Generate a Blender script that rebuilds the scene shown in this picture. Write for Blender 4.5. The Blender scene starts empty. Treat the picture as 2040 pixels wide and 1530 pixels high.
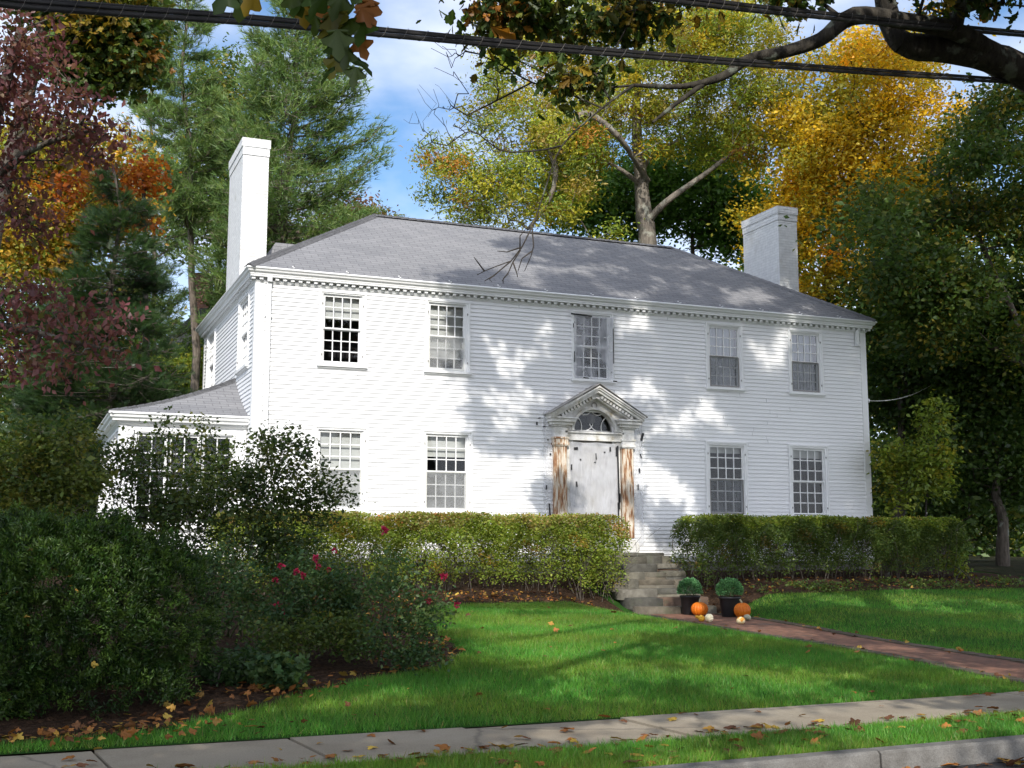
import bpy, math, random
import numpy as np
from mathutils import Vector

# ------------------------------------------------------------------ camera
SC = bpy.context.scene
COL = SC.collection
CAM = np.array([-4.221, -23.797, -0.0877])
YAW, PITCH = -0.3899, 0.1393
FPX = 2388.6                                   # focal length in pixels of the 2040 px wide photograph
FW = np.array([-math.sin(YAW)*math.cos(PITCH), math.cos(YAW)*math.cos(PITCH), math.sin(PITCH)])
RT = np.array([math.cos(YAW), math.sin(YAW), 0.0])
UP = np.cross(RT, FW)
cam = bpy.data.cameras.new('camera'); camo = bpy.data.objects.new('camera', cam); COL.objects.link(camo)
camo.location = CAM; camo.rotation_euler = (math.pi/2 + PITCH, 0, YAW)
cam.sensor_width = 36; cam.lens = FPX/2040*36; cam.clip_start = 0.05; cam.clip_end = 2000
SC.camera = camo

# ------------------------------------------------------------------ light
SUN_EL, SUN_AZ = math.radians(34), math.radians(20)      # azimuth measured to the left of the facade's normal
S = np.array([-math.sin(SUN_AZ)*math.cos(SUN_EL), -math.cos(SUN_AZ)*math.cos(SUN_EL), math.sin(SUN_EL)])
sl = bpy.data.lights.new('sun', 'SUN'); sl.energy = 2.7; sl.angle = math.radians(0.5); sl.color = (1.0, 0.955, 0.88)
so = bpy.data.objects.new('sun', sl); COL.objects.link(so)
so.rotation_euler = Vector(tuple(S)).to_track_quat('Z', 'Y').to_euler()
so.location = (0, -30, 30)

wd = bpy.data.worlds.new('World'); SC.world = wd; wd.use_nodes = True
nt = wd.node_tree; nt.nodes.clear()
def wn(t, **k):
    n = nt.nodes.new(t)
    for a, b in k.items(): setattr(n, a, b)
    return n
sky = wn('ShaderNodeTexSky', sky_type='NISHITA'); sky.sun_disc = False
sky.sun_elevation = SUN_EL; sky.sun_rotation = math.atan2(S[0], S[1]); sky.altitude = 300
sky.air_density = 1.0; sky.dust_density = 0.4; sky.ozone_density = 2.0
tc = wn('ShaderNodeTexCoord'); mp = wn('ShaderNodeMapping'); mp.inputs['Scale'].default_value = (3.0, 3.0, 6.0)
mp.inputs['Location'].default_value = (0.35, 0.2, 0.55)
nz = wn('ShaderNodeTexNoise'); nz.inputs['Scale'].default_value = 1.6; nz.inputs['Detail'].default_value = 6; nz.inputs['Roughness'].default_value = 0.5
cr = wn('ShaderNodeValToRGB'); cr.color_ramp.elements[0].position = 0.37; cr.color_ramp.elements[1].position = 0.66
mx = wn('ShaderNodeMixRGB'); mx.inputs['Color2'].default_value = (4.4, 4.7, 5.5, 1)
hs = wn('ShaderNodeHueSaturation'); hs.inputs['Saturation'].default_value = 1.12; hs.inputs['Value'].default_value = 0.78
bg = wn('ShaderNodeBackground'); bg.inputs['Strength'].default_value = 0.15
ow = wn('ShaderNodeOutputWorld')
L = nt.links.new
L(tc.outputs['Generated'], mp.inputs['Vector']); L(mp.outputs['Vector'], nz.inputs['Vector'])
L(nz.outputs['Fac'], cr.inputs['Fac'])
# cloud added over the unseen half of the sky to lift the fill light
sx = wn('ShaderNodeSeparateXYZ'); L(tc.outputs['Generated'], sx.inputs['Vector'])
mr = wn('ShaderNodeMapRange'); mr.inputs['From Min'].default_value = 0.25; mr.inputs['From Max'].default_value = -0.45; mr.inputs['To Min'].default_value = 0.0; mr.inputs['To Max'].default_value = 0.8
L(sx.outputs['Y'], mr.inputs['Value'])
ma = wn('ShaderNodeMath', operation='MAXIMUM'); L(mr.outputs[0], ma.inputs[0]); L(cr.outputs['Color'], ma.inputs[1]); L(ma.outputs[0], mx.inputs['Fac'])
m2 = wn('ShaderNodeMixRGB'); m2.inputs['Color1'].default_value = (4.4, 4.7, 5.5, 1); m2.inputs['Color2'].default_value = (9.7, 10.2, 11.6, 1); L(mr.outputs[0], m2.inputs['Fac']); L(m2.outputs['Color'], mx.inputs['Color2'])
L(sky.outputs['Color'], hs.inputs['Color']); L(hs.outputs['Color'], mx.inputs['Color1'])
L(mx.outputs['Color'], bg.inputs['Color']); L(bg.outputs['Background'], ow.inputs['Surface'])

SC.view_settings.view_transform = 'Standard'; SC.view_settings.look = 'None'
SC.view_settings.exposure = 0.72; SC.view_settings.gamma = 1.0
cy = SC.cycles
cy.max_bounces = 6; cy.diffuse_bounces = 3; cy.glossy_bounces = 2; cy.transmission_bounces = 3; cy.transparent_max_bounces = 10
cy.caustics_reflective = False; cy.caustics_refractive = False

# ------------------------------------------------------------------ helpers
rng = np.random.default_rng(7)
def ray(u, v): return FW + RT*((u-1020)/FPX) - UP*((v-765)/FPX)
def at(u, v, d): return CAM + d*ray(u, v)                 # a point at its own distance d down the line of sight
def pix(P):
    d = np.asarray(P, float) - CAM; z = d @ FW
    z = np.where(np.abs(z) < 1e-6, 1e-6, z)
    return 1020 + FPX*(d @ RT)/z, 765 - FPX*(d @ UP)/z, z
def in_view(P, pad=0):
    u, v, z = pix(P)
    return (z > 0.2) & (u > -pad) & (u < 2040+pad) & (v > -pad) & (v < 1530+pad)
def unit(v):
    v = np.asarray(v, float); n = np.linalg.norm(v, axis=-1, keepdims=True); return v/np.maximum(n, 1e-9)

def tag(o, label=None, cat=None, group=None, kind=None):
    if label: o['label'] = label
    if cat: o['category'] = cat
    if group: o['group'] = group
    if kind: o['kind'] = kind
    return o
def thing(name, label, cat, loc=(0, 0, 0), group=None):
    o = bpy.data.objects.new(name, None); COL.objects.link(o); o.location = tuple(float(c) for c in loc)
    o.empty_display_size = 0.2
    return tag(o, label, cat, group)
def link(name, me, mat, parent=None):
    o = bpy.data.objects.new(name, me); COL.objects.link(o)
    if mat is not None:
        for m in (mat if isinstance(mat, (list, tuple)) else [mat]): me.materials.append(m)
    if parent is not None:
        o.parent = parent
        # vertices are written in world space; undo the parents' offset
        off = Vector((0, 0, 0)); p = parent
        while p is not None: off += p.location; p = p.parent
        o.location = -off
    return o

class MB:
    """collects shapes in world space; build() links them as one mesh"""
    def __init__(s): s.v = []; s.f = []; s.uv = []; s.m = []; s.mi = 0; s.sm = []
    def add(s, vs, fs, uv=None, smooth=False):
        b = len(s.v); s.v += [tuple(map(float, p)) for p in vs]
        for i, f in enumerate(fs):
            s.f.append(tuple(b+k for k in f)); s.uv.append(uv[i] if uv else None); s.m.append(s.mi); s.sm.append(smooth)
        return s
    def box(s, x0, x1, y0, y1, z0, z1, T=None):
        P = [(x, y, z) for z in (z0, z1) for x, y in ((x0, y0), (x1, y0), (x1, y1), (x0, y1))]
        if T: P = [T(*p) for p in P]
        return s.add(P, [(0, 3, 2, 1), (4, 5, 6, 7), (0, 1, 5, 4), (1, 2, 6, 5), (2, 3, 7, 6), (3, 0, 4, 7)])
    def prism(s, poly, h, T):
        """poly of (a, b) extruded over h=(c0, c1); T(a, b, c) -> world"""
        n = len(poly); P = [T(a, b, c) for c in h for a, b in poly]
        return s.add(P, [tuple(range(n-1, -1, -1)), tuple(range(n, 2*n))] + [(i, (i+1) % n, n+(i+1) % n, n+i) for i in range(n)])
    def tube(s, pts, rad, n=8, cap=True):
        pts = [np.asarray(p, float) for p in pts]
        rad = [rad]*len(pts) if np.isscalar(rad) else rad
        V = []; up = np.array([0.13, 0.27, 0.95])
        for i, p in enumerate(pts):
            t = unit(pts[min(i+1, len(pts)-1)] - pts[max(i-1, 0)])
            a = np.cross(t, up)
            if np.linalg.norm(a) < 1e-3: a = np.cross(t, (1, 0, 0))
            a = unit(a); b = np.cross(t, a)
            for k in range(n):
                w = 2*math.pi*k/n; V.append(p + rad[i]*(math.cos(w)*a + math.sin(w)*b))
        F = [(i*n+k, i*n+(k+1) % n, (i+1)*n+(k+1) % n, (i+1)*n+k) for i in range(len(pts)-1) for k in range(n)]
        if cap: F += [tuple(range(n-1, -1, -1)), tuple(range((len(pts)-1)*n, len(pts)*n))]
        return s.add(V, F, smooth=True)
    def lathe(s, prof, c, n=24, fn=None):
        V = []
        for r, z in prof:
            for k in range(n):
                w = 2*math.pi*k/n; q = fn(w, r, z) if fn else (r, z)
                V.append((c[0]+q[0]*math.cos(w), c[1]+q[0]*math.sin(w), c[2]+q[1]))
        F = [(i*n+k, i*n+(k+1) % n, (i+1)*n+(k+1) % n, (i+1)*n+k) for i in range(len(prof)-1) for k in range(n)]
        F += [tuple(range(n-1, -1, -1)), tuple(range((len(prof)-1)*n, len(prof)*n))]
        return s.add(V, F, smooth=True)
    def build(s, name, mat, parent=None, **tags):
        me = bpy.data.meshes.new(name); me.from_pydata(s.v, [], s.f)
        if any(u is not None for u in s.uv):
            ul = me.uv_layers.new(name='UVMap'); k = 0; d = np.zeros((len(me.loops), 2), np.float32)
            for f, u in zip(s.f, s.uv):
                if u is not None: d[k:k+len(f)] = u
                k += len(f)
            ul.data.foreach_set('uv', d.ravel())
        me.polygons.foreach_set('material_index', s.m); me.polygons.foreach_set('use_smooth', s.sm)
        me.update()
        return tag(link(name, me, mat, parent), **tags)

def raw_mesh(name, V, F, col=None):
    """V (n,3), F (m,k) all the same k; optional per-vertex colour attribute 'Col'"""
    V = np.asarray(V, np.float32); F = np.asarray(F, np.int32); k = F.shape[1]
    me = bpy.data.meshes.new(name); me.vertices.add(len(V)); me.vertices.foreach_set('co', V.ravel())
    me.loops.add(F.size); me.loops.foreach_set('vertex_index', F.ravel())
    me.polygons.add(len(F)); me.polygons.foreach_set('loop_start', np.arange(0, F.size, k, dtype=np.int32))
    if col is not None:
        at_ = me.attributes.new('Col', 'FLOAT_COLOR', 'POINT')
        c = np.ones((len(V), 4), np.float32); c[:, :3] = col; at_.data.foreach_set('color', c.ravel())
    me.update(); me.validate()
    return me

# ---- leaves: many small leaf-shaped faces in one mesh
def _fan(o): return [(0, i, i+1) for i in range(1, len(o)-1)]
_maple = [(0, 0, 0), (.02, .04, 0), (.05, .34, .05), (.22, .26, .05), (.30, .52, .02), (.42, .50, .03), (.52, .36, .06), (.60, .17, .05), (.80, .20, .02), (1, 0, -.06),
          (.80, -.20, .02), (.60, -.17, .05), (.52, -.36, .06), (.42, -.50, .03), (.30, -.52, .02), (.22, -.26, .05), (.05, -.34, .05), (.02, -.04, 0)]
_oak = [(0, 0, 0), (.18, .10, .02), (.30, .26, .05), (.42, .13, .02), (.56, .34, .05), (.70, .14, .02), (.84, .22, .0), (1, 0, -.08),
        (.84, -.22, .0), (.70, -.14, .02), (.56, -.34, .05), (.42, -.13, .02), (.30, -.26, .05), (.18, -.10, .02)]
TEMPL = {
    'leaf': ([(0, 0, 0), (.45, .30, .07), (1, 0, -.04), (.45, -.30, .07)], [(0, 1, 2), (0, 2, 3)]),
    'long': ([(0, 0, 0), (.45, .17, .05), (1, 0, -.08), (.45, -.17, .05)], [(0, 1, 2), (0, 2, 3)]),
    'maple': (_maple, _fan(_maple)), 'oak': (_oak, _fan(_oak)),
    'blade': ([(0, -.045, 0), (0, .045, 0), (1, 0, .12)], [(0, 1, 2)]),
}
def _tuft(n, w, spread, seed):
    r = np.random.default_rng(seed); V = []; F = []
    for i in range(n):
        d = unit(np.array([1.0, 0, 0]) + spread*r.normal(size=3)); s_ = unit(np.cross(d, r.normal(size=3)))*w
        b = len(V); V += [tuple(-s_), tuple(s_), tuple(d)]; F.append((b, b+1, b+2))
    return V, F
TEMPL['tuft'] = _tuft(7, .045, .42, 1)
TEMPL['spray'] = _tuft(9, .05, .55, 2)
_v, _f = [], []
for _i in range(7):                                            # a yew or hemlock sprig: needles in two ranks on a short stem
    for _s in (-1, 1):
        x = .1 + .12*_i; b = len(_v); l = .30*(1-.06*_i)
        _v += [(x-.035, 0, 0), (x+.035, 0, 0), (x+.13, _s*l, .03)]; _f.append((b, b+1, b+2))
TEMPL['sprig'] = (_v, _f)

def leaf_mesh(name, P, A, N, size, col, shape, jit=0.18, r=rng):
    """P base points, A along, N normal (made orthogonal), size, col (n,3)"""
    P = np.asarray(P, float); n = len(P)
    A = unit(A); N = unit(N - A*np.sum(N*A, 1, keepdims=True)); B = np.cross(N, A)
    tv, tf = TEMPL[shape]; tv = np.array(tv); tf = np.array(tf); k = len(tv)
    size = np.broadcast_to(size, (n,))[:, None, None]
    V = P[:, None] + size*(tv[None, :, 0:1]*A[:, None] + tv[None, :, 1:2]*B[:, None] + tv[None, :, 2:3]*N[:, None])
    F = (np.arange(n)*k)[:, None, None] + tf[None]
    c = np.broadcast_to(col, (n, 3))*np.exp(r.normal(0, jit, (n, 1)))
    return raw_mesh(name, V.reshape(-1, 3), F.reshape(-1, 3), np.repeat(c, k, 0))

# ---- branches: tapered cylinders from segments
def seg_mesh(name, P0, P1, R0, R1, n=6):
    P0, P1 = np.asarray(P0, float), np.asarray(P1, float); m = len(P0)
    T = unit(P1-P0); h = np.where(np.abs(T[:, 2:3]) > .9, [[1., 0, 0]], [[0, 0, 1.]]); A = unit(np.cross(T, h)); B = np.cross(T, A)
    w = 2*np.pi*np.arange(n)/n; ring = np.cos(w)[None, :, None]*A[:, None] + np.sin(w)[None, :, None]*B[:, None]
    V = np.concatenate([P0[:, None] - .15*np.asarray(R0)[:, None, None]*T[:, None] + np.asarray(R0)[:, None, None]*ring, P1[:, None] + np.asarray(R1)[:, None, None]*ring], 1)
    i = np.arange(n); q = np.stack([i, (i+1) % n, n+(i+1) % n, n+i], 1)
    F = (np.arange(m)*2*n)[:, None, None] + q[None]
    me = raw_mesh(name, V.reshape(-1, 3), F.reshape(-1, 4)); me.polygons.foreach_set('use_smooth', [True]*len(me.polygons)); return me

def skeleton(paths, targets, r, tip=.010, wig=.10, lift=.18, step=.7, power=.46):
    """paths: [(points, radii)] built by hand; every target is joined to the nearest limb. Returns segments"""
    pos, par, rad0 = [], [], []
    for pts, rr in paths:
        pts = np.asarray(pts, float); rr = np.asarray(rr, float); prev = -1
        if len(pts) > 2:                                       # round the bends (Catmull-Rom)
            e = np.vstack([2*pts[0]-pts[1], pts, 2*pts[-1]-pts[-2]]); q_, w_ = [], []
            for i in range(len(pts)-1):
                a_, b_, c_, d_ = e[i:i+4]
                for f in (0, .25, .5, .75):
                    q_.append(.5*(2*b_+(c_-a_)*f+(2*a_-5*b_+4*c_-d_)*f*f+(3*b_-a_-3*c_+d_)*f**3)); w_.append((rr[i]+(rr[i+1]-rr[i])*f)*(1+r.normal(0, .03)))
            pts = np.array(q_+[pts[-1]]); rr = np.array(w_+[rr[-1]])
        if pos and len(pts):
            q = np.array(pos); d = np.linalg.norm(q-pts[0], axis=1); j = int(d.argmin())
            if d[j] < .6: prev = j
        for i in range(len(pts)):
            if i == 0: sub = [(pts[0], rr[0])]
            else:
                k = max(1, int(np.linalg.norm(pts[i]-pts[i-1])/step)); sub = [(pts[i-1]+(pts[i]-pts[i-1])*(j+1)/k, rr[i-1]+(rr[i]-rr[i-1])*(j+1)/k) for j in range(k)]
            for p, w in sub:
                pos.append(p); par.append(prev); rad0.append(w); prev = len(pos)-1
    pos = [np.asarray(p) for p in pos]
    base = np.array(pos); tg = np.asarray(targets, float)
    order = np.argsort([np.min(np.linalg.norm(base-t, axis=1)) for t in tg]) if len(tg) else []
    arr = np.zeros((len(pos)+len(tg)*14, 3)); arr[:len(pos)] = base; cnt = len(pos)
    for ti in order:
        t = tg[ti]; q = arr[:cnt]; dv = t-q; d = np.linalg.norm(dv, axis=1)
        cost = d + .8*np.maximum(0, q[:, 2]-t[2] + .25*d)
        j = int(cost.argmin()); k = int(min(12, max(1, round(d[j]/step)))); prev = j; p0 = q[j].copy()
        for i in range(1, k+1):
            f = i/k; p = p0 + (t-p0)*f + np.array([0, 0, lift*d[j]*f*(1-f)]) + (r.normal(0, wig*d[j]/(k+1), 3) if i < k else 0)
            arr[cnt] = p; par.append(prev); rad0.append(0.); prev = cnt; cnt += 1
    load = np.zeros(cnt); child = np.bincount([p for p in par if p >= 0], minlength=cnt); load[child == 0] = 1
    for i in range(cnt-1, -1, -1):
        if par[i] >= 0: load[par[i]] += load[i]
    hand = np.array(rad0) > 0
    R = np.where(hand, np.array(rad0), tip*np.maximum(load, 1)**power)
    for i in range(cnt):                                       # never thicker than the parent limb
        if par[i] >= 0 and not hand[i]: R[i] = min(R[i], R[par[i]]*.85)
    idx = [i for i in range(cnt) if par[i] >= 0]
    pp = [par[i] for i in idx]
    return arr[pp], arr[idx], np.where(hand[idx], R[pp], np.minimum(R[pp], R[idx]*1.5)), R[idx]
# ------------------------------------------------------------------ materials
def mat(name):
    m = bpy.data.materials.new(name); m.use_nodes = True; t = m.node_tree
    b = t.nodes['Principled BSDF']
    return m, t, b
def nd(t, typ, ins=None, **k):
    n = t.nodes.new(typ)
    for a, v in k.items(): setattr(n, a, v)
    for a, v in (ins or {}).items(): n.inputs[a].default_value = v
    return n
def obj_co(t, scale=(1, 1, 1)):
    c = nd(t, 'ShaderNodeNewGeometry'); m = nd(t, 'ShaderNodeMapping'); m.inputs['Scale'].default_value = scale
    t.links.new(c.outputs['Position'], m.inputs['Vector']); return m.outputs['Vector']
def noise(t, vec, scale, detail=4, rough=.55):
    n = nd(t, 'ShaderNodeTexNoise', {'Scale': scale, 'Detail': detail, 'Roughness': rough}); t.links.new(vec, n.inputs['Vector']); return n.outputs['Fac']
def ramp(t, fac, stops):
    r = nd(t, 'ShaderNodeValToRGB'); e = r.color_ramp.elements
    while len(e) < len(stops): e.new(.5)
    for el, (p, c) in zip(e, stops): el.position = p; el.color = (*c, 1) if len(c) == 3 else c
    t.links.new(fac, r.inputs['Fac']); return r.outputs['Color']
def mix(t, fac, a, b, typ='MIX'):
    n = nd(t, 'ShaderNodeMixRGB', blend_type=typ)
    for s, v in (('Fac', fac), ('Color1', a), ('Color2', b)):
        if isinstance(v, (int, float)): n.inputs[s].default_value = v
        elif isinstance(v, tuple): n.inputs[s].default_value = (*v, 1)
        else: t.links.new(v, n.inputs[s])
    return n.outputs['Color']
def bump(t, b, h, dist=.01, strength=1.0):
    n = nd(t, 'ShaderNodeBump', {'Distance': dist, 'Strength': strength}); t.links.new(h, n.inputs['Height']); t.links.new(n.outputs['Normal'], b.inputs['Normal'])
def noisy(name, stops, scale, rough=.8, bd=.0, bscale=None, sc=(1, 1, 1), detail=5, spec=.3, fine=None):
    m, t, b = mat(name); co = obj_co(t, sc); f = noise(t, co, scale, detail)
    c = ramp(t, f, stops)
    if fine:
        g = noise(t, co, fine[0], 3); c = mix(t, fine[1], c, ramp(t, g, [(.3, (.35, .35, .35)), (.7, (1, 1, 1))]), 'MULTIPLY')
    t.links.new(c, b.inputs['Base Color']); b.inputs['Roughness'].default_value = rough; b.inputs['Specular IOR Level'].default_value = spec
    if bd: bump(t, b, noise(t, co, bscale or scale*3, 4), bd)
    return m

M = {}
M['paint'] = noisy('white_paint', [(.3, (.80, .80, .795)), (.7, (.85, .85, .84))], 1.3, .45, .0015, 60)
M['clap'] = noisy('white_clapboard_paint', [(.25, (.78, .78, .785)), (.75, (.84, .84, .84))], 1.1, .5, .002, 40, sc=(.5, .5, 3))
M['trimdirty'] = noisy('weathered_trim_paint', [(.28, (.42, .37, .28)), (.40, (.66, .64, .59)), (.56, (.79, .78, .76))], 5, .7, .004, 40, fine=(45, .35))
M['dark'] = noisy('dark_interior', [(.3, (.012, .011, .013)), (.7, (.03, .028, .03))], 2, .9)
M['found'] = noisy('foundation_grey', [(.3, (.20, .19, .18)), (.7, (.32, .31, .29))], 4, .9, .006, 30)
M['black'] = noisy('black_rubber', [(.3, (.012, .012, .013)), (.7, (.025, .025, .026))], 8, .5)
M['blind'] = noisy('window_blind', [(.3, (.60, .60, .56)), (.7, (.70, .70, .67))], 3, .8, sc=(1, 1, 6))
M['curtain'] = noisy('sheer_curtain', [(.35, (.30, .32, .36)), (.65, (.50, .53, .58))], 3.0, .9, .01, 14, sc=(9, 1, .6))
# shingles: uv in metres (u along the eave, v up the slope)
def shingle(name, c0, c1, mort):
    m, t, b = mat(name); uv = nd(t, 'ShaderNodeUVMap')
    br = nd(t, 'ShaderNodeTexBrick', {'Scale': 1.0, 'Mortar Size': .008, 'Mortar Smooth': .3, 'Bias': 0.0, 'Brick Width': .32, 'Row Height': .135, 'Color1': (*c0, 1), 'Color2': (*c1, 1), 'Mortar': (*mort, 1)})
    t.links.new(uv.outputs['UV'], br.inputs['Vector'])
    co = obj_co(t); n = noise(t, co, 1.1, 5); n2 = noise(t, co, 30, 3)
    c = mix(t, .55, br.outputs['Color'], ramp(t, n, [(.3, (.80, .80, .81)), (.7, (1.1, 1.09, 1.08))]), 'MULTIPLY')
    c = mix(t, .4, c, ramp(t, n2, [(.3, (.7, .7, .7)), (.7, (1.2, 1.2, 1.2))]), 'MULTIPLY')
    t.links.new(c, b.inputs['Base Color']); b.inputs['Roughness'].default_value = .92; b.inputs['Specular IOR Level'].default_value = .2
    sx = nd(t, 'ShaderNodeSeparateXYZ'); t.links.new(uv.outputs['UV'], sx.inputs['Vector'])
    md = nd(t, 'ShaderNodeMath', operation='DIVIDE'); md.inputs[1].default_value = .135; t.links.new(sx.outputs['Y'], md.inputs[0])
    fr = nd(t, 'ShaderNodeMath', operation='FRACT'); t.links.new(md.outputs[0], fr.inputs[0])
    iv = nd(t, 'ShaderNodeMath', operation='SUBTRACT'); iv.inputs[0].default_value = 1.0; t.links.new(fr.outputs[0], iv.inputs[1])
    ad = nd(t, 'ShaderNodeMath', operation='ADD'); t.links.new(iv.outputs[0], ad.inputs[0]); t.links.new(n2, ad.inputs[1])
    bump(t, b, ad.outputs[0], .012, .8)
    return m
M['roof'] = shingle('grey_shingle', (.215, .215, .222), (.26, .258, .262), (.13, .13, .135))
M['roofdark'] = shingle('dark_shingle', (.05, .05, .055), (.07, .07, .075), (.03, .03, .03))
# painted brick
def brickmat(name, c0, c1, mort, w=.21, h=.072, bd=.006, uvs=True, rough=.6, extra=None):
    m, t, b = mat(name)
    br = nd(t, 'ShaderNodeTexBrick', {'Scale': 1.0, 'Mortar Size': .006, 'Mortar Smooth': .4, 'Brick Width': w, 'Row Height': h, 'Color1': (*c0, 1), 'Color2': (*c1, 1), 'Mortar': (*mort, 1)})
    uv = nd(t, 'ShaderNodeUVMap'); t.links.new(uv.outputs['UV'], br.inputs['Vector'])
    co = obj_co(t); n = noise(t, co, 9, 4)
    c = mix(t, .35, br.outputs['Color'], ramp(t, n, [(.3, (.75, .75, .75)), (.65, (1.1, 1.1, 1.1))]), 'MULTIPLY')
    if extra: c = mix(t, ramp(t, noise(t, co, extra[0], 3), [(extra[1], (0, 0, 0)), (extra[1]+.1, (1, 1, 1))]), c, extra[2])
    t.links.new(c, b.inputs['Base Color']); b.inputs['Roughness'].default_value = rough
    iv = nd(t, 'ShaderNodeMath', operation='SUBTRACT'); iv.inputs[0].default_value = 1.0; t.links.new(br.outputs['Fac'], iv.inputs[1])
    ad = nd(t, 'ShaderNodeMath', operation='ADD'); t.links.new(iv.outputs[0], ad.inputs[0]); t.links.new(n, ad.inputs[1])
    bump(t, b, ad.outputs[0], bd, .9)
    return m
M['chim'] = brickmat('white_painted_brick', (.76, .76, .755), (.83, .83, .82), (.68, .68, .67), bd=.014, extra=(1.7, .60, (.66, .65, .62)))
M['redbrick'] = brickmat('red_brick', (.20, .07, .045), (.27, .10, .06), (.25, .22, .19))
M['path'] = brickmat('path_brick', (.17, .075, .045), (.27, .125, .075), (.10, .078, .052), .2, .1, .006, rough=.85, extra=(2.2, .62, (.12, .09, .07)))
# window glass: a thin pane that mirrors a little and lets the rest through
def glass(name, tint=(.93, .95, .96), lo=.07):
    m, t, b = mat(name); t.nodes.remove(b); o = t.nodes['Material Output']
    fr = nd(t, 'ShaderNodeFresnel', {'IOR': 1.5}); ad = nd(t, 'ShaderNodeMath', operation='ADD'); ad.inputs[1].default_value = lo
    gl = nd(t, 'ShaderNodeBsdfGlossy', {'Roughness': .02}); tr = nd(t, 'ShaderNodeBsdfTransparent', {'Color': (*tint, 1)}); ms = nd(t, 'ShaderNodeMixShader')
    bp = nd(t, 'ShaderNodeBump', {'Distance': .002, 'Strength': .15}); t.links.new(noise(t, obj_co(t), 3.0, 2), bp.inputs['Height']); t.links.new(bp.outputs['Normal'], gl.inputs['Normal'])
    t.links.new(fr.outputs[0], ad.inputs[0]); t.links.new(ad.outputs[0], ms.inputs['Fac']); t.links.new(tr.outputs[0], ms.inputs[1]); t.links.new(gl.outputs[0], ms.inputs[2]); t.links.new(ms.outputs[0], o.inputs['Surface'])
    return m
M['glass'] = glass('window_glass', lo=.0); M['glassblue'] = glass('sky_mirroring_glass', lo=.10)
def gauze(name, colr, op, rough=.6, wr=None):
    """thin see-through sheet: op = how much of it is solid"""
    m, t, b = mat(name); o = t.nodes['Material Output']; tr = nd(t, 'ShaderNodeBsdfTransparent'); ms = nd(t, 'ShaderNodeMixShader')
    b.inputs['Base Color'].default_value = (*colr, 1); b.inputs['Roughness'].default_value = rough
    co = obj_co(t)
    if wr:
        mp_ = nd(t, 'ShaderNodeMapping'); mp_.inputs['Rotation'].default_value = (0, math.radians(-35), 0); mp_.inputs['Scale'].default_value = (5.0, 1, .9)
        w = nd(t, 'ShaderNodeTexNoise', {'Scale': 1.6, 'Detail': 2.0, 'Distortion': .25}); t.links.new(co, mp_.inputs['Vector']); t.links.new(mp_.outputs['Vector'], w.inputs['Vector'])
        bump(t, b, w.outputs['Fac'], .07, .8)
        w2 = noise(t, co, 2.1, 2)
        fac = ramp(t, w2, [(.32, (max(0, op-.20),)*3), (.70, (min(1, op+.22),)*3)])
        t.links.new(fac, ms.inputs['Fac'])
    else:
        fac = ramp(t, noise(t, co, 2.2, 2), [(.3, (op-.12,)*3), (.7, (op+.12,)*3)]); t.links.new(fac, ms.inputs['Fac'])
    t.links.new(tr.outputs[0], ms.inputs[1]); t.links.new(b.outputs[0], ms.inputs[2]); t.links.new(ms.outputs[0], o.inputs['Surface'])
    return m
M['screen'] = gauze('insect_screen_mesh', (.24, .25, .26), .46, .9)
M['screenlit'] = gauze('lit_insect_screen_mesh', (.46, .47, .47), .40, .9)  # lit copy for the sunny left windows: the light is in the colour
M['film'] = gauze('plastic_film', (.52, .52, .54), .66, .22, True); M['filmclear'] = gauze('clear_plastic_film', (.60, .61, .65), .36, .2, True)
M['filmthin'] = gauze('thin_plastic_film', (.72, .73, .76), .38, .22, True)
# peeled paint on the pilasters
m, t, b = mat('peeled_paint'); co = obj_co(t, (6, 6, .9))
n1 = noise(t, co, 2.6, 6, .65); n2 = noise(t, obj_co(t, (14, 14, 1.2)), 3, 4)
c = ramp(t, n1, [(.34, (.06, .045, .03)), (.41, (.29, .13, .06)), (.47, (.44, .27, .15)), (.52, (.64, .56, .45)), (.72, (.76, .73, .68))])
c = mix(t, .35, c, ramp(t, n2, [(.35, (.5, .42, .35)), (.6, (1, 1, 1))]), 'MULTIPLY'); t.links.new(c, b.inputs['Base Color']); b.inputs['Roughness'].default_value = .8; bump(t, b, n1, .006)
M['peel'] = m
# ground
M['grass'] = noisy('lawn_soil_under_grass', [(.3, (.025, .075, .012)), (.7, (.045, .12, .020))], 2.2, 1.0, .03, 60, spec=.1)
M['soil'] = noisy('bark_mulch', [(.3, (.035, .022, .015)), (.55, (.075, .045, .028)), (.75, (.13, .075, .045))], 16, 1.0, .05, 30, spec=.1, fine=(70, .7))
M['forest'] = noisy('leaf_littered_earth', [(.35, (.022, .03, .010)), (.6, (.045, .04, .02)), (.75, (.09, .05, .02))], 2.5, 1.0, .06, 14, spec=.1, fine=(20, .6))
m, t, b = mat('worn_concrete'); co = obj_co(t)
c = ramp(t, noise(t, co, 1.4, 6, .6), [(.3, (.26, .215, .155)), (.55, (.335, .285, .21)), (.75, (.39, .335, .255))])
c = mix(t, .5, c, ramp(t, noise(t, co, 90, 3), [(.35, (.62, .6, .57)), (.6, (1.08, 1.08, 1.08))]), 'MULTIPLY')
c = mix(t, ramp(t, noise(t, co, .7, 5), [(.55, (0, 0, 0)), (.75, (.55,)*3)]), c, (.17, .15, .12))
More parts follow.
